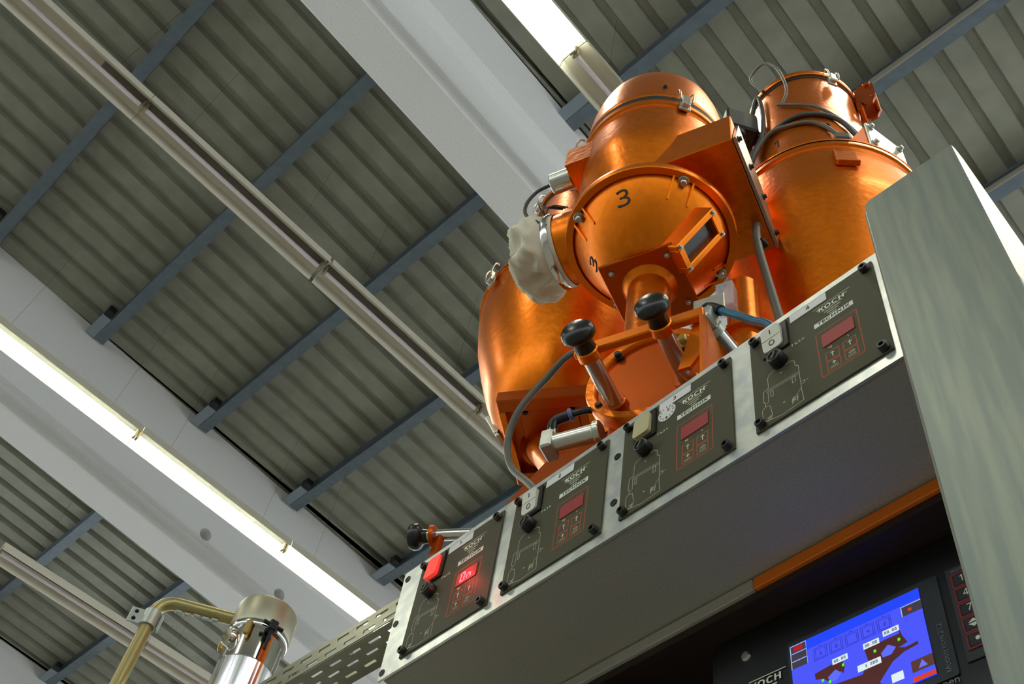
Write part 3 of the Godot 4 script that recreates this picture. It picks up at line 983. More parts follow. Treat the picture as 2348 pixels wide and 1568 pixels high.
# ------------------------------------------------------------------ the dosing throat in front
func build_throat() -> void:
	# local axes: x to the right along the drum face, z towards the viewer (out of the drum), base at the machine top
	var B := 2.40
	var t := thing("dosing_unit", "orange drum-shaped dosing unit with two black knobs on chrome posts", "dosing unit", Vector3(-0.722, B, -0.777), deg_to_rad(18.0))
	var face_c := Vector3(0.026, 3.012 - B, 0.02)
	var s := mb()
	lathe(s, [[0, -0.115], [0.098, -0.115], [0.098, -0.006], [0.105, -0.004], [0.106, 0.0], [0.106, 0.012], [0.104, 0.014], [0.092, 0.014], [0.0915, 0.007], [0, 0.007]], 72, along(Vector3(0, 0, 1), face_c))
	obj("drum", s, M.orange_shaded, t)
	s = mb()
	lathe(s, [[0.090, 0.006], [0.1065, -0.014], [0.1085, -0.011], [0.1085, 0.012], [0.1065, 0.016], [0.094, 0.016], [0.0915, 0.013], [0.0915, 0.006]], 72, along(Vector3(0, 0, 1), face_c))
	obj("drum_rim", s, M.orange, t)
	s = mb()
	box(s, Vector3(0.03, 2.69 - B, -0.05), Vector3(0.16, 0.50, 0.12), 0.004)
	obj("pedestal", s, M.orange_shaded, t)
	for k in [[0.083, 3.066], [-0.055, 2.960], [-0.03, 3.085]]:
		bolt(t, Transform3D(Basis.IDENTITY, Vector3(k[0], k[1] - B, 0.03)), 0.0085 if k[0] > 0.0 else 0.006, M.brass if k[0] > 0.0 else M.black)
	for p in [[0.087, 2.966], [-0.030, 2.959]]:
		s = mb()
		rod(s, Vector3(p[0], p[1] - B, 0.025), Vector3(p[0], p[1] - B, 0.130), 0.0135, 28, 0.001)
		obj("chrome_post", s, M.satin, t)
		s = mb()
		rod(s, Vector3(p[0], p[1] - B, 0.022), Vector3(p[0], p[1] - B, 0.036), 0.020, 24, 0.002)
		obj("post_collar", s, M.orange_shaded, t)
		s = mb()
		lathe(s, [[0.0155, 0.0], [0.0165, 0.002], [0.0155, 0.012], [0.0165, 0.018], [0.0225, 0.0215], [0.0262, 0.026], [0.0272, 0.032], [0.0255, 0.039], [0.019, 0.0445], [0.010, 0.047], [0, 0.0475]], 40, along(Vector3(0.0, 0.06, 1), Vector3(p[0], p[1] - B, 0.138)))
		obj("knob", s, M.black_cap, t)
	s = mb()
	box(s, Vector3(0.050, 2.970 - B, 0.131), Vector3(0.205, 0.022, 0.013), 0.002)
	for p in [[0.087, 2.966], [-0.030, 2.959]]:
		rod(s, Vector3(p[0], p[1] - B, 0.122), Vector3(p[0], p[1] - B, 0.140), 0.018, 24, 0.002)
	obj("cross_bar", s, M.orange_edge, t)
	s = mb()
	prism(s, [Vector2(0.135, 2.975 - B), Vector2(0.152, 2.975 - B), Vector2(0.152, 2.90 - B), Vector2(0.128, 2.86 - B), Vector2(0.110, 2.86 - B)], 0.006, Transform3D(Basis.IDENTITY, Vector3(0, 0, 0.120)))
	prism(s, [Vector2(0.148, 2.975 - B), Vector2(0.152, 2.975 - B), Vector2(0.152, 2.80 - B), Vector2(0.148, 2.80 - B)], 0.10, Transform3D(Basis.IDENTITY, Vector3(0, 0, 0.09)))
	obj("side_bracket", s, M.orange_edge, t)
	# pneumatic cylinder to the left of the drum
	var a := Vector3(-0.052, 2.900 - B, 0.03)
	var b := Vector3(-0.128, 2.902 - B, 0.03)
	s = mb()
	rod(s, a, b, 0.0150, 28, 0.001)
	rod(s, a + Vector3(0.004, 0, 0), a - Vector3(0.006, 0, 0), 0.0185, 28, 0.001)
	var cyl := obj("air_cylinder", s, M.steel, t)
	s = mb()
	box(s, b + Vector3(-0.006, 0, 0), Vector3(0.020, 0.040, 0.036), 0.003)
	rod(s, b + Vector3(-0.006, 0.018, 0), b + Vector3(-0.006, 0.034, 0), 0.009, 6)
	obj("end_cap", s, M.zinc, cyl)
	s = mb()
	tube(s, spline([b + Vector3(-0.006, 0.030, 0), b + Vector3(-0.006, 0.052, 0), b + Vector3(0.000, 0.060, 0), b + Vector3(0.022, 0.063, 0)], 5), 0.0085, 14)
	obj("elbow_fitting", s, M.black, cyl)
	s = mb()
	rod(s, b + Vector3(0.020, 0.063, 0), b + Vector3(0.026, 0.064, 0), 0.0105, 18, 0.001)
	obj("push_collar", s, mat(Color(0.35, 0.40, 0.62), 0.4), cyl)
	s = mb()
	tube(s, spline([b + Vector3(0.022, 0.063, 0), b + Vector3(0.05, 0.066, -0.003), b + Vector3(0.09, 0.068, -0.02), b + Vector3(0.10, 0.05, -0.05)], 6), 0.0055, 10)
	obj("air_tube", s, M.black, cyl)
	# pneumatic cylinder to the right, pointing back
	var wl := func(p: Vector3) -> Vector3: return t.transform.affine_inverse() * p
	a = wl.call(Vector3(-0.558, 3.005, -0.725))
	b = wl.call(Vector3(-0.556, 2.975, -0.850))
	var dir := (b - a).normalized()
	s = mb()
	rod(s, a + dir * 0.015, b, 0.0155, 28, 0.001)
	cyl = obj("air_cylinder", s, M.chrome, t)
	s = mb()
	var cb := along(dir, a)
	box(s, a + dir * 0.004, Vector3(0.036, 0.030, 0.036), 0.004, cb.basis)
	rod(s, a + dir * 0.019, a + dir * 0.030, 0.020, 8)
	obj("end_cap", s, M.zinc, cyl)
	s = mb()
	tube(s, spline([wl.call(Vector3(-0.558, 3.020, -0.726)), wl.call(Vector3(-0.554, 3.036, -0.729)), wl.call(Vector3(-0.545, 3.032, -0.732)), wl.call(Vector3(-0.531, 3.012, -0.733))], 5), 0.0085, 14)
	obj("elbow_fitting", s, M.black, cyl)
	s = mb()
	tube(s, spline([wl.call(Vector3(-0.532, 3.013, -0.733)), wl.call(Vector3(-0.504, 2.975, -0.735)), wl.call(Vector3(-0.478, 2.938, -0.738)), wl.call(Vector3(-0.452, 2.900, -0.740)), wl.call(Vector3(-0.415, 2.80, -0.76)), wl.call(Vector3(-0.41, 2.44, -0.80))], 8), 0.0062, 12)
	obj("blue_air_hose", s, M.blue_hose, cyl)
	# grey carrier plate, acrylic sight piece and the flanged chute behind the right cylinder
	s = mb()
	box(s, wl.call(Vector3(-0.612, 3.205, -0.812)), Vector3(0.055, 0.045, 0.006), 0.001)
	obj("carrier_plate", s, M.zinc, t)
	s = mb()
	box(s, wl.call(Vector3(-0.603, 3.262, -0.850)), Vector3(0.032, 0.075, 0.026), 0.002)
	obj("acrylic_sight_piece", s, M.clear, t)
	s = mb()
	lathe(s, [[0.034, -0.75], [0.034, -0.012], [0.044, -0.010], [0.044, 0.0], [0.030, 0.002], [0.030, 0.16]], 40, Transform3D(Basis.IDENTITY, wl.call(Vector3(-0.600, 3.185, -0.895))))
	obj("chute_pipe", s, M.orange, t)
	# slanted orange guard plate in front of the left loader's outlet
	s = mb()
	var g := [Vector3(-0.70, 2.93, -0.765), Vector3(-0.766, 2.936, -0.76), Vector3(-0.865, 2.956, -0.76), Vector3(-0.897, 2.966, -0.76), Vector3(-0.984, 2.917, -0.76), Vector3(-1.02, 2.80, -0.76), Vector3(-1.02, 2.436, -0.76), Vector3(-0.70, 2.436, -0.765)]
	var q := []
	for p in g:
		q.append(wl.call(p))
	for i in range(1, q.size() - 1):
		for e in [0.0, 1.0]:
			face(s, [q[0] + Vector3(0, 0, -0.006) * e, q[i] + Vector3(0, 0, -0.006) * e, q[i + 1] + Vector3(0, 0, -0.006) * e], Vector3(0, 0, 1.0 - 2.0 * e))
	for i in q.size():
		var n: int = (i + 1) % q.size()
		face(s, [q[i], q[n], q[n] + Vector3(0, 0, -0.006), q[i] + Vector3(0, 0, -0.006)], (q[i] + q[n]) / 2 - q[0] + Vector3(0.001, 0, 0))
	obj("guard_plate", s, M.orange_shaded, t)

# ------------------------------------------------------------------ machine and control panel
func build_panel() -> void:
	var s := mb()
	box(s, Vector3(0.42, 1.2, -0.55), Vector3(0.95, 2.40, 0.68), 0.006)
	var mc := thing("machine_cabinet", "orange machine cabinet coloured dark to stand for shade, with an orange edge strip under the control panel", "machine", Vector3(-0.955, 0, -0.5935), -0.035085)
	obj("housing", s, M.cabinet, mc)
	s = mb()
	box(s, Vector3(0.658, 2.4245, -0.1380), Vector3(0.395, 0.0150, 0.006), 0.001)
	obj("edge_strip", s, mat(Color(0.92, 0.46, 0.04), 0.5, 0.1), mc)
	s = mb()
	box(s, Vector3(0.19, 2.4245, -0.1380), Vector3(0.54, 0.0150, 0.006), 0.001)
	obj("edge_lip", s, M.soffit, mc)
	s = mb()
	box(s, Vector3(0.40, 2.414, -0.168), Vector3(1.0, 0.006, 0.022), 0.001)
	obj("cable_lip", s, M.dark_steel, mc)
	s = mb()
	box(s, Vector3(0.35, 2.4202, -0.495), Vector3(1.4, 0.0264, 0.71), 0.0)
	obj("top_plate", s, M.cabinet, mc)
	# the overhanging control panel
	var t := thing("control_panel", "long aluminium control panel holding four dark module plates", "control panel", Vector3(-0.955, 2.432, -0.5935), -0.035085)
	s = mb()
	prism(s, [Vector2(0.003, 0), Vector2(0.742, -0.001), Vector2(0.742, 0.181), Vector2(-0.002, 0.179)], 0.003, Transform3D(Basis.IDENTITY, Vector3(0, 0, -0.0015)))
	obj("front_plate", s, M.plate, t)
	s = mb()
	box(s, Vector3(0.372, 0.089, -0.0755), Vector3(0.736, 0.174, 0.143), 0.004)
	obj("enclosure", s, M.soffit, t)
	for h in [[0.0075, 0.164], [0.0085, 0.087], [0.0085, 0.0105], [0.386, 0.127], [0.386, 0.051]]:
		s = mb()
		lathe(s, [[0, 0.0006], [0.0030, 0.0006], [0.0034, 0.0012], [0.0046, 0.0012], [0.0050, 0.0]], 24, along(Vector3(0, 0, 1), Vector3(h[0], h[1], 0)))
		obj("bolt_hole", s, M.black, t)
	var print_mat := mat(Color.WHITE, 0.55)
	print_mat.metallic_specular = 0.35
	print_mat.albedo_texture = module_print()
	var x := [0.041, 0.2175, 0.397, 0.577]
	for i in 4:
		control_module(t, x[i], i, print_mat)

func control_module(t: Node3D, x0: float, i: int, print_mat: Material) -> void:
	var W := 0.1535
	var o := Vector3(x0, 0.0145, 0.0002)
	var s := mb()
	uv_quad(s, W, W, 0.0022)
	for e in [[Vector3(0, 0, 0), Vector3(W, 0, 0), Vector3.DOWN], [Vector3(0, W, 0), Vector3(W, W, 0), Vector3.UP], [Vector3(0, 0, 0), Vector3(0, W, 0), Vector3.LEFT], [Vector3(W, 0, 0), Vector3(W, W, 0), Vector3.RIGHT]]:
		s.set_uv(Vector2(0.7, 0.03))
		face(s, [e[0], e[1], e[1] + Vector3(0, 0, 0.0022), e[0] + Vector3(0, 0, 0.0022)], e[2])
	var m := obj("control_module", s, print_mat, t)
	m.position = o
	m.set_meta("label", ["module plate with red lit switch and On display, leftmost", "module plate numbered 2", "module plate numbered 3 with a round white sticker", "module plate numbered 4, rightmost"][i])
	var z := 0.0022
	for c in [[0.0078, 0.1440], [0.1460, 0.1440], [0.0078, 0.0062], [0.1460, 0.0062]]:
		s = mb()
		lathe(s, [[0.0052, 0], [0.0052, 0.0062], [0.0046, 0.0070], [0.0027, 0.0070], [0.0025, 0.0040], [0, 0.0040]], 20, along(Vector3(0, 0, 1), Vector3(c[0], c[1], z)))
		obj("socket_screw", s, M.rubber, m)
	# rocker switch
	s = mb()
	box(s, Vector3(0.0330, 0.1265, z + 0.0015), Vector3(0.0330, 0.0445, 0.003), 0.001)
	obj("switch_bezel", s, M.rubber, m)
	s = mb()
	var tilt := Basis(Vector3.RIGHT, 0.10 if i in [1, 3] else -0.06)
	var rr := round_rect(0.0235, 0.0355, 0.005)
	prism(s, rr, 0.006, Transform3D(tilt, Vector3(0.0318, 0.1262, z + 0.0040)))
	obj("rocker_switch", s, [M.switch_red, M.switch_white, M.switch_yellow, M.switch_white][i], m)
	if i in [1, 3]:
		s = mb()
		var rt := Transform3D(tilt, Vector3(0.0318, 0.1262, z + 0.0072))
		box(s, rt * Vector3(0, 0.009, 0), Vector3(0.0011, 0.0065, 0.0006), 0.0, rt.basis)
		var ring := []
		for k in 21:
			ring.append(rt * Vector3(0.0031 * cos(TAU * k / 20.0), -0.0085 + 0.0036 * sin(TAU * k / 20.0), 0))
		tube(s, ring, 0.0005, 6)
		obj("switch_mark", s, M.ink, m)
		s = mb()
		box(s, rt * Vector3(0, 0, 0), Vector3(0.0225, 0.0022, 0.0012), 0.0004, rt.basis)
		obj("switch_ridge", s, M.white_print, m)
	# fuse holder
	s = mb()
	lathe(s, [[0.0095, 0], [0.0092, 0.0105], [0.0082, 0.0120], [0.0062, 0.0120], [0.0058, 0.0108], [0, 0.0108]], 28, along(Vector3(0, 0, 1), Vector3(0.0355, 0.0855, z)))
	obj("fuse_holder", s, M.rubber, m)
	s = mb()
	box(s, Vector3(0.0355, 0.0855, z + 0.0117), Vector3(0.0022, 0.0098, 0.002), 0.0, Basis(Vector3.BACK, -0.5))
	lathe(s, [[0.0066, 0.0117], [0.0082, 0.0123]], 28, along(Vector3(0, 0, 1), Vector3(0.0355, 0.0855, z)))
	obj("fuse_slot", s, M.cable, m)
	# number label
	s = mb()
	box(s, Vector3(0.0755, 0.1455, z + 0.0003), Vector3(0.0455, 0.0128, 0.0005))
	obj("number_label", s, M.label, m)
	var num: String = ["1", "2", "3", "4"][i]
	lettering("label_numeral", num, 0.0056, M.ink, m, Transform3D(Basis.IDENTITY, Vector3(0.0755, 0.1455, z + 0.0007)), 1.1)
	# emblem lettering and the printed fuse rating
	lettering("emblem_lettering", "KOCH", 0.0068, M.white_print, m, Transform3D(Basis.IDENTITY, Vector3(0.1025, 0.1272, z + 0.0004)), 1.25, 0.0004, true)
	lettering("name_lettering", "TECHNIK", 0.0042, M.ink, m, Transform3D(Basis.IDENTITY, Vector3(0.1025, 0.1061, z + 0.0003)), 1.65, 0.0002)
	lettering("fuse_rating", "T 6,3 A", 0.0032, M.white_print, m, Transform3D(Basis.IDENTITY, Vector3(0.0585, 0.0995, z + 0.0003)), 1.2)
	lettering("key_legend", "10", 0.0030, M.white_print, m, Transform3D(Basis.IDENTITY, Vector3(0.0925, 0.0578, z + 0.0003)))
	lettering("key_legend", "1", 0.0030, M.white_print, m, Transform3D(Basis.IDENTITY, Vector3(0.1135, 0.0578, z + 0.0003)))
	# display
	s = mb()
	box(s, Vector3(0.1037, 0.0735, z + 0.0005), Vector3(0.0365, 0.0205, 0.0009))
	obj("display", s, M.display, m)
	if i == 0:
		s = mb()
		var zz := z + 0.0013
		# seven-segment "0" and "n"
		for g in [[0.0975, true], [0.1090, false]]:
			var x: float = g[0]
			var h := 0.0065
			var segs := [[-1, 0, 1], [1, 0, 1], [-1, 0, -1], [1, 0, -1], [0, 1, 0], [0, -1, 0]] if g[1] else [[-1, 0, -1], [1, 0, -1], [0, 0, 0]]
			for q in segs:
				if q[0] != 0:
					box(s, Vector3(x + q[0] * 0.0033 + q[2] * 0.0004, 0.0735 + q[2] * h / 2, zz), Vector3(0.0015, h - 0.0009, 0.0005))
				else:
					box(s, Vector3(x + q[1] * 0.0008, 0.0735 + q[1] * h, zz), Vector3(0.0052, 0.0015, 0.0005))
		obj("display_digits", s, M.digit, m)
		var l := OmniLight3D.new()
		l.name = "display_light"
		l.light_color = Color(1, 0.25, 0.25)
		l.light_energy = 0.0006
		l.light_size = 0.006
		l.omni_range = 3.0
		l.omni_attenuation = 2.0
		l.shadow_enabled = true
		m.add_child(l, true)
		l.position = Vector3(0.1035, 0.0735, z + 0.012)
	if i == 2:
		s = mb()
		rod(s, Vector3(0.0640, 0.1285, z), Vector3(0.0640, 0.1285, z + 0.0006), 0.0125, 40)
		var st := obj("round_sticker", s, M.label, m)
		s = mb()
		for k in 12:
			var an := TAU * k / 12.0
			box(s, Vector3(0.0640 + 0.0095 * sin(an), 0.1285 + 0.0095 * cos(an), z + 0.0008), Vector3(0.0008, 0.0022, 0.0004), 0.0, Basis(Vector3.BACK, -an))
		prism(s, [Vector2(0.0620, 0.1190), Vector2(0.0660, 0.1190), Vector2(0.0640, 0.1222)], 0.0004, Transform3D(Basis.IDENTITY, Vector3(0, 0, z + 0.0008)))
		box(s, Vector3(0.0665, 0.1335, z + 0.0008), Vector3(0.0035, 0.0008, 0.0004))
		box(s, Vector3(0.0665, 0.1310, z + 0.0008), Vector3(0.0035, 0.0008, 0.0004))
		obj("sticker_marks", s, M.cable_dark, m)

# ------------------------------------------------------------------ operator terminal under the panel
func build_terminal() -> void:
	var t := thing("operator_terminal", "black operator terminal with a lit blue screen under the control panel", "terminal", Vector3(-0.40, 2.12, -0.752))
	var s := mb()
	prism(s, round_rect(0.345, 0.285, 0.014), 0.048, Transform3D(Basis.IDENTITY, Vector3(0.0, 0.1425, -0.022)))
	obj("bezel", s, M.black, t)
	s = mb()
	prism(s, round_rect(0.165, 0.1134, 0.003), 0.002, Transform3D(Basis.IDENTITY, Vector3(0.0034, 0.1877, 0.003)))
	obj("screen_surround", s, mat(Color(0.13, 0.15, 0.15), 0.5), t)
	# the screen itself
	var w := 0.1425
	var h := 0.098
	s = mb()
	uv_quad(s, w, h, 0.0)
	for e in [[Vector3(0, 0, 0), Vector3(w, 0, 0), Vector3.DOWN], [Vector3(0, h, 0), Vector3(w, h, 0), Vector3.UP]]:
		s.set_uv(Vector2(0.5, 0.05))
		face(s, [e[0], e[1], e[1] + Vector3(0, 0, -0.003), e[0] + Vector3(0, 0, -0.003)], e[2])
	var sm := mat(Color(0.02, 0.02, 0.03), 0.3)
	var tex := screen_print()
	sm.emission_enabled = true
	sm.emission = Color.WHITE
	sm.emission_texture = tex
	sm.emission_operator = BaseMaterial3D.EMISSION_OP_MULTIPLY
	sm.emission_energy_multiplier = 0.56
	var scr := obj("screen", s, sm, t)
	scr.position = Vector3(-0.0755, 0.1398, 0.0055)
	var a := AreaLight3D.new()
	a.name = "screen_light"
	a.area_size = Vector2(0.13, 0.10)
	a.light_color = Color(0.35, 0.42, 1.0)
	a.light_energy = 0.0002
	a.shadow_enabled = true
	scr.add_child(a, true)
	a.position = Vector3(w / 2, h / 2, 0.004)
	a.rotation.y = PI
	# keypad column at the right
	s = mb()
	box(s, Vector3(0.1195, 0.1915, 0.003), Vector3(0.050, 0.105, 0.002), 0.0005)
	obj("keypad", s, mat(Color(0.17, 0.17, 0.17), 0.55), t)
	var red := mat(Color(0.42, 0.10, 0.06), 0.5)
	for i in 5:
		var y := 0.2262 - i * 0.0172
		s = mb()
		for e in [-1, 1]:
			box(s, Vector3(0.1097 + e * 0.0100, y, 0.0046), Vector3(0.0022, 0.0168, 0.0012))
			box(s, Vector3(0.1097, y + e * 0.0074, 0.0046), Vector3(0.0178, 0.0022, 0.0012))
		obj("key_frame", s, red, t)
		s = mb()
		box(s, Vector3(0.1097, y, 0.0045), Vector3(0.0172, 0.0122, 0.002), 0.0005)
		var key := obj("key", s, mat(Color(0.09, 0.09, 0.09), 0.5), t)
		if i < 3:
			lettering("key_legend", ["1", "4", "7"][i], 0.0070, M.white_print, key, Transform3D(Basis.IDENTITY, Vector3(0.1097, y, 0.0058)))
		else:
			s = mb()
			if i == 3:
				prism(s, [Vector2(0.1047, y + 0.0008), Vector2(0.1147, y + 0.0008), Vector2(0.1097, y + 0.0042)], 0.0005, Transform3D(Basis.IDENTITY, Vector3(0, 0, 0.0058)))
				prism(s, [Vector2(0.1047, y - 0.0006), Vector2(0.1147, y - 0.0006), Vector2(0.1097, y - 0.0045)], 0.0005, Transform3D(Basis.IDENTITY, Vector3(0, 0, 0.0058)))
			else:
				rod(s, Vector3(0.1097, y, 0.0055), Vector3(0.1097, y, 0.0062), 0.0021, 16)
			obj("key_legend", s, M.white_print, key)
	# lettering on the bezel
	lettering("emblem_lettering", "KOCH", 0.0080, M.white_print, t, Transform3D(Basis.IDENTITY, Vector3(-0.1075, 0.2125, 0.0035)), 1.25, 0.0004, true)
	s = mb()
	box(s, Vector3(-0.1055, 0.2195, 0.0032), Vector3(0.044, 0.0009, 0.0006))
	for j in 4:
		box(s, Vector3(-0.1075, 0.2055 - j * 0.0042, 0.0032), Vector3(0.026 - j * 0.007, 0.0017, 0.0006))
	obj("emblem_rules", s, M.white_print, t)
	lettering("surround_lettering", "Motion com 212", 0.0046, mat(Color(0.45, 0.47, 0.47), 0.6), t, Transform3D(Basis(Vector3(0, 1, 0), Vector3(-1, 0, 0), Vector3(0, 0, 1)), Vector3(0.0782, 0.163, 0.0045)), 1.15)
	lettering("bezel_lettering", "open", 0.0060, mat(Color(0.5, 0.52, 0.50), 0.6), t, Transform3D(Basis.IDENTITY, Vector3(0.0740, 0.1275, 0.0035)), 1.15)
	lettering("keypad_lettering", "WEITER", 0.0028, mat(Color(0.5, 0.5, 0.5), 0.6), t, Transform3D(Basis.IDENTITY, Vector3(0.1075, 0.2385, 0.0043)), 1.1)
	s = mb()
	lathe(s, [[0.0060, 0], [0.0058, 0.0015], [0.0042, 0.0030], [0.0018, 0.0030], [0.0016, 0.0018], [0, 0.0018]], 24, along(Vector3(0, 0, 1), Vector3(-0.1296, 0.2547, 0.002)))
	obj("screw", s, M.steel, t)
	# bundle of dark hose at the far left of the terminal
	var c := thing("cable_bundle", "dark bundle of hoses left of the operator terminal", "cables", Vector3(-0.66, 2.30, -0.76))
	s = mb()
	for k in 4:
		tube(s, spline([Vector3(-0.14, 0.035 + 0.012 * k, 0.015), Vector3(-0.06, 0.055 + 0.008 * k, 0.02 + 0.004 * k), Vector3(0.0, 0.045 + 0.010 * k, 0.02), Vector3(0.05, 0.02 + 0.006 * k, 0.015)], 6), 0.008, 10)
	obj("hoses", s, M.rubber, c)
	s = mb()
	box(s, Vector3(0.025, 0.045, 0.03), Vector3(0.05, 0.018, 0.01), 0.002, Basis(Vector3.BACK, -0.1))
	obj("cable_tie_plate", s, M.zinc, c)

# ------------------------------------------------------------------ folded sheet post at the right
func build_post() -> void:
	var t := thing("sheet_post", "grey galvanized folded sheet post in the right foreground", "post", Vector3(-0.13, 0, -0.45))
	var s := mb()
	# front web with a rounded top left corner, then the returning sides
	var out := [Vector2(-0.0405, 0.0), Vector2(0.0465, 0.0), Vector2(0.0465, 2.270), Vector2(0.0425, 2.4800)]
	for k in 6:
		var an := PI / 2 + PI / 2 * k / 5.0
		out.append(Vector2(-0.0335 + 0.007 * cos(an), 2.471 + 0.007 * sin(an)))
	prism(s, out, 0.004, Transform3D(Basis.IDENTITY, Vector3(0, 0, 0.002)))
	# left return with a rolled edge
	lathe(s, [[0.0055, 0.0], [0.0055, 2.465], [0.003, 2.470], [0, 2.471]], 16, Transform3D(Basis.IDENTITY, Vector3(-0.0385, 0, -0.0015)))
	box(s, Vector3(-0.0415, 1.23, -0.04), Vector3(0.003, 2.46, 0.075))
	obj("web", s, M.post, t)
	s = mb()
	# rises straight, then leans in slightly towards its sloping top edge
	prism(s, [Vector2(0.0, 0.0), Vector2(0.0, 2.27), Vector2(-0.165, 2.27), Vector2(-0.165, 0.0)], 0.004, Transform3D(Basis(Vector3(0, 0, 1), Vector3.UP, Vector3(-1, 0, 0)), Vector3(0.0445, 0, 0.0038)))
	prism(s, [Vector2(0.0, 0.0), Vector2(0.0, 0.204), Vector2(-0.003, 0.213), Vector2(-0.010, 0.217), Vector2(-0.020, 0.2165), Vector2(-0.084, 0.160), Vector2(-0.154, 0.075), Vector2(-0.165, 0.0)], 0.004, Transform3D(Basis(Vector3(0, 0, 1), Vector3(-0.0190, 1, 0).normalized(), Vector3(-1, -0.0190, 0).normalized()), Vector3(0.0445, 2.27, 0.0038)))
	obj("side_flange", s, M.zinc, t)

# ------------------------------------------------------------------ tray, riser and pipe at the left
func build_left_fittings() -> void:
	var t := thing("cable_tray", "perforated galvanized cable tray joining the left end of the control panel", "cable tray", Vector3(-0.93, 2.545, -0.602))
	var L := 0.75
	# side wall: three strips with slots between, long bars standing between the slots
	var s := mb()
	for y in [[0.001, 0.007], [0.0125, 0.0235], [0.029, 0.037]]:
		box(s, Vector3(-L / 2, (y[0] + y[1]) / 2, 0), Vector3(L, y[1] - y[0], 0.0015))
	var pitch := 0.040
	for row in [[0.00975, 0.0], [0.02625, 0.02]]:
		var x: float = -L + row[1]
		while x < 0.0:
			box(s, Vector3(x, row[0], 0), Vector3(0.016, 0.0065, 0.0015))
			x += pitch
	box(s, Vector3(-L / 2, 0.037, -0.003), Vector3(L, 0.0015, 0.006))
	obj("side_wall", s, M.tray, t)
	s = mb()
	var zz := [-0.001, -0.010, -0.014, -0.024, -0.028, -0.038, -0.042, -0.052]
	for k in 4:
		box(s, Vector3(-L / 2, 0.0, (zz[k * 2] + zz[k * 2 + 1]) / 2), Vector3(L, 0.0015, zz[k * 2] - zz[k * 2 + 1]))
	for k in 3:
		var x: float = -L + 0.02 * (k % 2)
		while x < 0.0:
			box(s, Vector3(x, 0.0, (zz[k * 2 + 1] + zz[k * 2 + 2]) / 2), Vector3(0.016, 0.0015, 0.0045))
			x += pitch
	obj("perforated_bottom", s, M.tray, t)
	s = mb()
	box(s, Vector3(-L / 2, 0.018, -0.053), Vector3(L, 0.036, 0.0015))
	obj("back_wall", s, M.tray, t)
	# small channel end at the bottom edge
	var b := thing("channel_bracket", "short dark channel with bright edges below the stainless riser", "bracket", Vector3(-1.40, 2.56, -0.615), deg_to_rad(14.0))
	s = mb()
	box(s, Vector3(0, 0.035, -0.02), Vector3(0.045, 0.07, 0.045), 0.002)
	obj("channel", s, M.dark_steel, b)
	s = mb()
	box(s, Vector3(0, 0.072, 0.003), Vector3(0.05, 0.004, 0.004), 0.001)
	box(s, Vector3(-0.024, 0.072, -0.02), Vector3(0.004, 0.004, 0.05), 0.001)
	obj("bright_edge", s, M.brass, b)
	# stainless riser with a pale cap
	var r := thing("stainless_riser", "mirror-finish stainless riser pipe with a dull cap and clamp ring", "pipe", Vector3(-1.592, 0.0, -0.716))
	s = mb()
	lathe(s, [[0.052, 0.0], [0.052, 2.822], [0.0525, 2.824], [0.0525, 2.828], [0.052, 2.830], [0.052, 2.897]], 56)
	obj("riser_tube", s, M.chrome, r)
	s = mb()
	lathe(s, [[0.050, 2.906], [0.0575, 2.906], [0.0585, 2.910], [0.0585, 2.958], [0.056, 2.964], [0, 2.966]], 56)
	obj("cap", s, mat(Color(0.70, 0.68, 0.58), 0.42, 0.7), r)
	s = mb()
	lathe(s, [[0.050, 2.892], [0.0565, 2.892], [0.0585, 2.895], [0.0585, 2.904], [0.0565, 2.9065], [0.050, 2.9065]], 56)
	var ring := obj("clamp_ring", s, M.chrome, r)
	var k := on(80.0, 0.064, 2.894)
	s = mb()
	box(s, k.origin, Vector3(0.016, 0.022, 0.018), 0.002, k.basis)
	rod(s, k * Vector3(-0.02, 0.0, 0.004), k * Vector3(0.02, 0.0, 0.004), 0.004, 10)
	box(s, k * Vector3(0.0, -0.03, 0.004), Vector3(0.006, 0.05, 0.004), 0.001, k.basis)
	obj("toggle_latch", s, M.dark_steel, ring)
	for d in [42.0, -40.0]:
		k = on(d, 0.060, 2.880)
		s = mb()
		box(s, k.origin, Vector3(0.012, 0.03, 0.008), 0.002, k.basis)
		obj("ring_lug", s, M.brass, ring)
	k = on(5.0, 0.050, 2.868)
	s = mb()
	lathe(s, [[0.017, -0.01], [0.017, 0.010], [0.015, 0.013], [0, 0.013]], 24, along(k.basis.z, k.origin))
	obj("side_port", s, M.chrome, r)
	# bent pipe with a clip
	var p := thing("bent_pipe", "yellowish bent pipe running up and across to the stainless riser", "pipe", Vector3(-1.700, 0.0, -0.550))
	var pts := [Vector3(0, 0, 0), Vector3(0, 2.0, 0), Vector3(0, 2.895, 0)]
	for q in 7:
		var an := PI / 2 * q / 6.0
		var rad := 0.032
		var hd := Vector3(0.062, 0.010, -0.095).normalized()
		pts.append(Vector3(0, 2.900, 0) + hd * rad * (1.0 - cos(an)) + Vector3.UP * rad * sin(an))
	pts.append(Vector3(0.070, 2.938, -0.115))
	pts.append(Vector3(0.080, 2.940, -0.128))
	s = mb()
	tube(s, pts, 0.0125, 20)
	obj("pipe_run", s, mat(Color(0.66, 0.61, 0.40), 0.35, 0.7), p)
	s = mb()
	lathe(s, [[0.0125, 2.868], [0.0165, 2.868], [0.0165, 2.902], [0.0125, 2.902]], 24)
	var cw := Basis(Vector3(-0.53, 0, 0.85).normalized(), Vector3.UP, Vector3(0.85, 0, 0.53).normalized() * -1.0)
	box(s, Vector3(0, 2.885, 0) + cw.x * 0.026 - cw.z * 0.004, Vector3(0.026, 0.034, 0.003), 0.001, cw)
	box(s, Vector3(0, 2.883, 0) - cw.x * 0.019, Vector3(0.004, 0.036, 0.012), 0.001, cw)
	var clip := obj("pipe_clip", s, M.zinc, p)
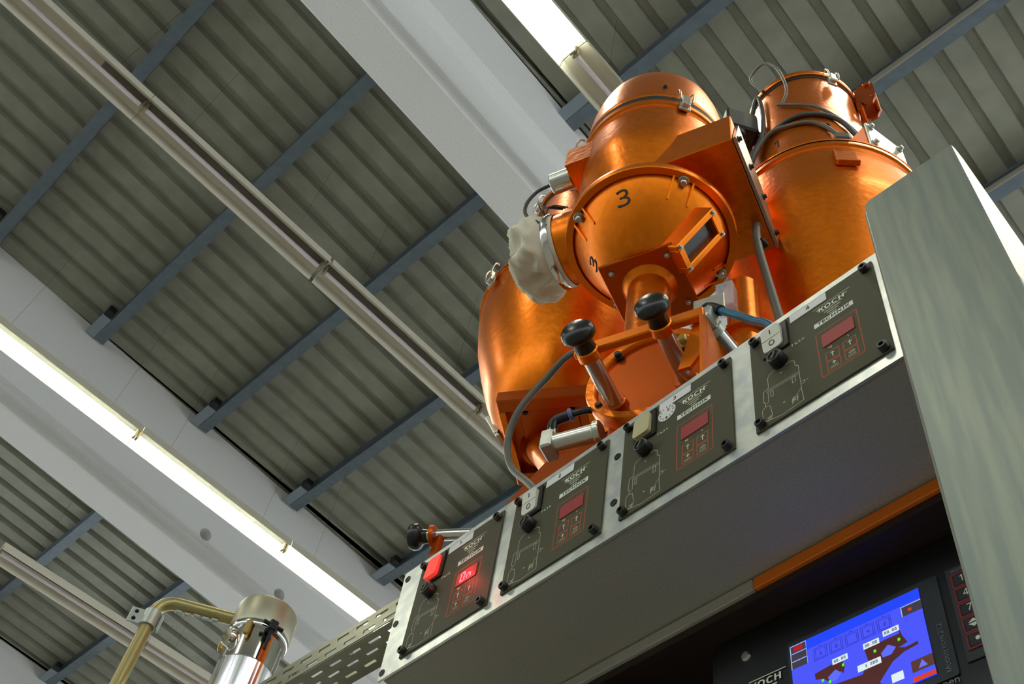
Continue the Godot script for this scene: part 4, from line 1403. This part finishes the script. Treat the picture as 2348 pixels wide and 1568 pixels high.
	for y in [2.877, 2.893]:
		bolt(clip, Transform3D(Basis(-cw.x, Vector3.UP, -cw.z), Vector3(0, y, 0) + cw.x * 0.028 - cw.z * 0.005), 0.0026, M.dark_steel, "screw")
	s = mb()
	var hd2 := Vector3(0.062, 0.004, -0.095).normalized()
	for q in 5:
		box(s, Vector3(0.012, 2.918, -0.018) + hd2 * (0.02 + 0.017 * q) + Vector3(0, -0.0015 * (q % 2), 0), Vector3(0.013, 0.006, 0.006), 0.001, Basis(Vector3.UP, 1.0))
	obj("clip_strip", s, M.zinc, p)
	# knob and pin at the left end of the panel
	var n := thing("locking_pin", "black knob on a chrome pin behind the left end of the panel", "knob", Vector3(-1.075, 2.40, -0.680))
	s = mb()
	rod(s, Vector3(-0.005, 0.428, 0.003), Vector3(0.125, 0.428, -0.082), 0.0095, 20, 0.001)
	obj("chrome_pin", s, M.chrome, n)
	var d2 := Vector3(-0.84, 0.02, 0.54).normalized()
	s = mb()
	lathe(s, [[0.008, 0], [0.011, 0.002], [0.012, 0.010], [0.018, 0.014], [0.021, 0.018], [0.0215, 0.026], [0.019, 0.031], [0, 0.032]], 28, along(d2, Vector3(0.006, 0.428, -0.006)))
	obj("knob", s, M.black_cap, n)
	s = mb()
	lathe(s, [[0.0, 0], [0.018, 0], [0.018, 0.007], [0.0, 0.007]], 24, along(d2, Vector3(0.016, 0.425, -0.010)))
	box(s, Vector3(0.022, 0.23, -0.014), Vector3(0.016, 0.385, 0.012), 0.002)
	obj("latch_plate", s, M.orange_shaded, n)

# ------------------------------------------------------------------ loose cables
func build_cables() -> void:
	var s := mb()
	var t := thing("grey_cable", "olive grey cable looping from the left black knob down to the panel", "cable", Vector3(-0.85, 2.42, -0.66))
	var o := Vector3(-0.85, 2.42, -0.66)
	var pts := []
	for p in [Vector3(-0.745, 3.03, -0.68), Vector3(-0.764, 3.02, -0.655), Vector3(-0.818, 3.0, -0.657), Vector3(-0.861, 2.95, -0.651), Vector3(-0.884, 2.9, -0.659), Vector3(-0.874, 2.84, -0.668), Vector3(-0.812, 2.75, -0.661), Vector3(-0.765, 2.675, -0.66), Vector3(-0.745, 2.612, -0.66)]:
		pts.append(p - o)
	tube(s, spline(pts, 8), 0.0056, 12)
	obj("sheath", s, M.cable, t)
	var bundle := [["grey cable making the high loop above the neck of loader 1", [[-8.6, 4.512, 0.152], [-17.2, 4.62, 0.17], [0.0, 4.64, 0.17], [11.7, 4.56, 0.165], [16.5, 4.43, 0.155], [10.1, 4.36, 0.150], [5.4, 4.365, 0.149], [19.0, 4.326, 0.149], [38.5, 4.287, 0.150], [58.6, 4.232, 0.150], [76.2, 4.18, 0.152], [84.0, 4.06, 0.165]], 0.0042],
		["grey cable crossing the neck of loader 1 as the upper of two arcs", [[-62.0, 4.10, 0.19], [-30.0, 4.20, 0.165], [-11.7, 4.235, 0.150], [16.8, 4.246, 0.149], [39.8, 4.239, 0.149], [59.6, 4.218, 0.150], [73.2, 4.15, 0.154], [80.0, 4.06, 0.165]], 0.0062],
		["grey cable crossing the neck of loader 1 as the lower of two arcs", [[-62.0, 4.07, 0.19], [-28.0, 4.17, 0.165], [-7.4, 4.225, 0.154], [16.0, 4.207, 0.149], [34.3, 4.19, 0.149], [48.3, 4.146, 0.150], [61.4, 4.05, 0.158], [66.0, 3.95, 0.176]], 0.0055],
		["dark grey cable bending down the left side of the neck of loader 1", [[-40.0, 4.30, 0.165], [-20.0, 4.47, 0.160], [-14.2, 4.478, 0.156], [-13.7, 4.34, 0.152], [-18.9, 4.232, 0.158], [-40.0, 4.12, 0.19], [-62.0, 4.04, 0.20]], 0.0062]]
	var c1 := Vector3(-0.5538, 4.0, -1.1785)
	for e in bundle:
		t = thing("grey_cable", e[0], "cable", c1)
		pts = []
		for p in e[1]:
			pts.append(on(p[0], p[2], p[1] - 4.0).origin)
		s = mb()
		tube(s, spline(pts, 8), e[2], 10)
		obj("sheath", s, M.cable_dark if e[2] > 0.006 else M.cable, t)
	# drop cable between loaders 3 and 1
	t = thing("grey_cable", "grey drop cable with black ties between loaders 3 and 1", "cable", Vector3(-0.50, 2.41, -0.93))
	s = mb()
	tube(s, spline([Vector3(0, 0, 0), Vector3(-0.012, 0.35, 0.0), Vector3(-0.035, 0.75, 0.02), Vector3(-0.06, 1.05, 0.03), Vector3(-0.065, 1.18, 0.02)], 8), 0.008, 12)
	obj("sheath", s, M.cable, t)
	for y in [0.62, 1.08]:
		s = mb()
		box(s, Vector3(-0.028 if y < 1.0 else -0.060, y, 0.02), Vector3(0.022, 0.008, 0.022), 0.002)
		obj("cable_tie", s, M.black, t)
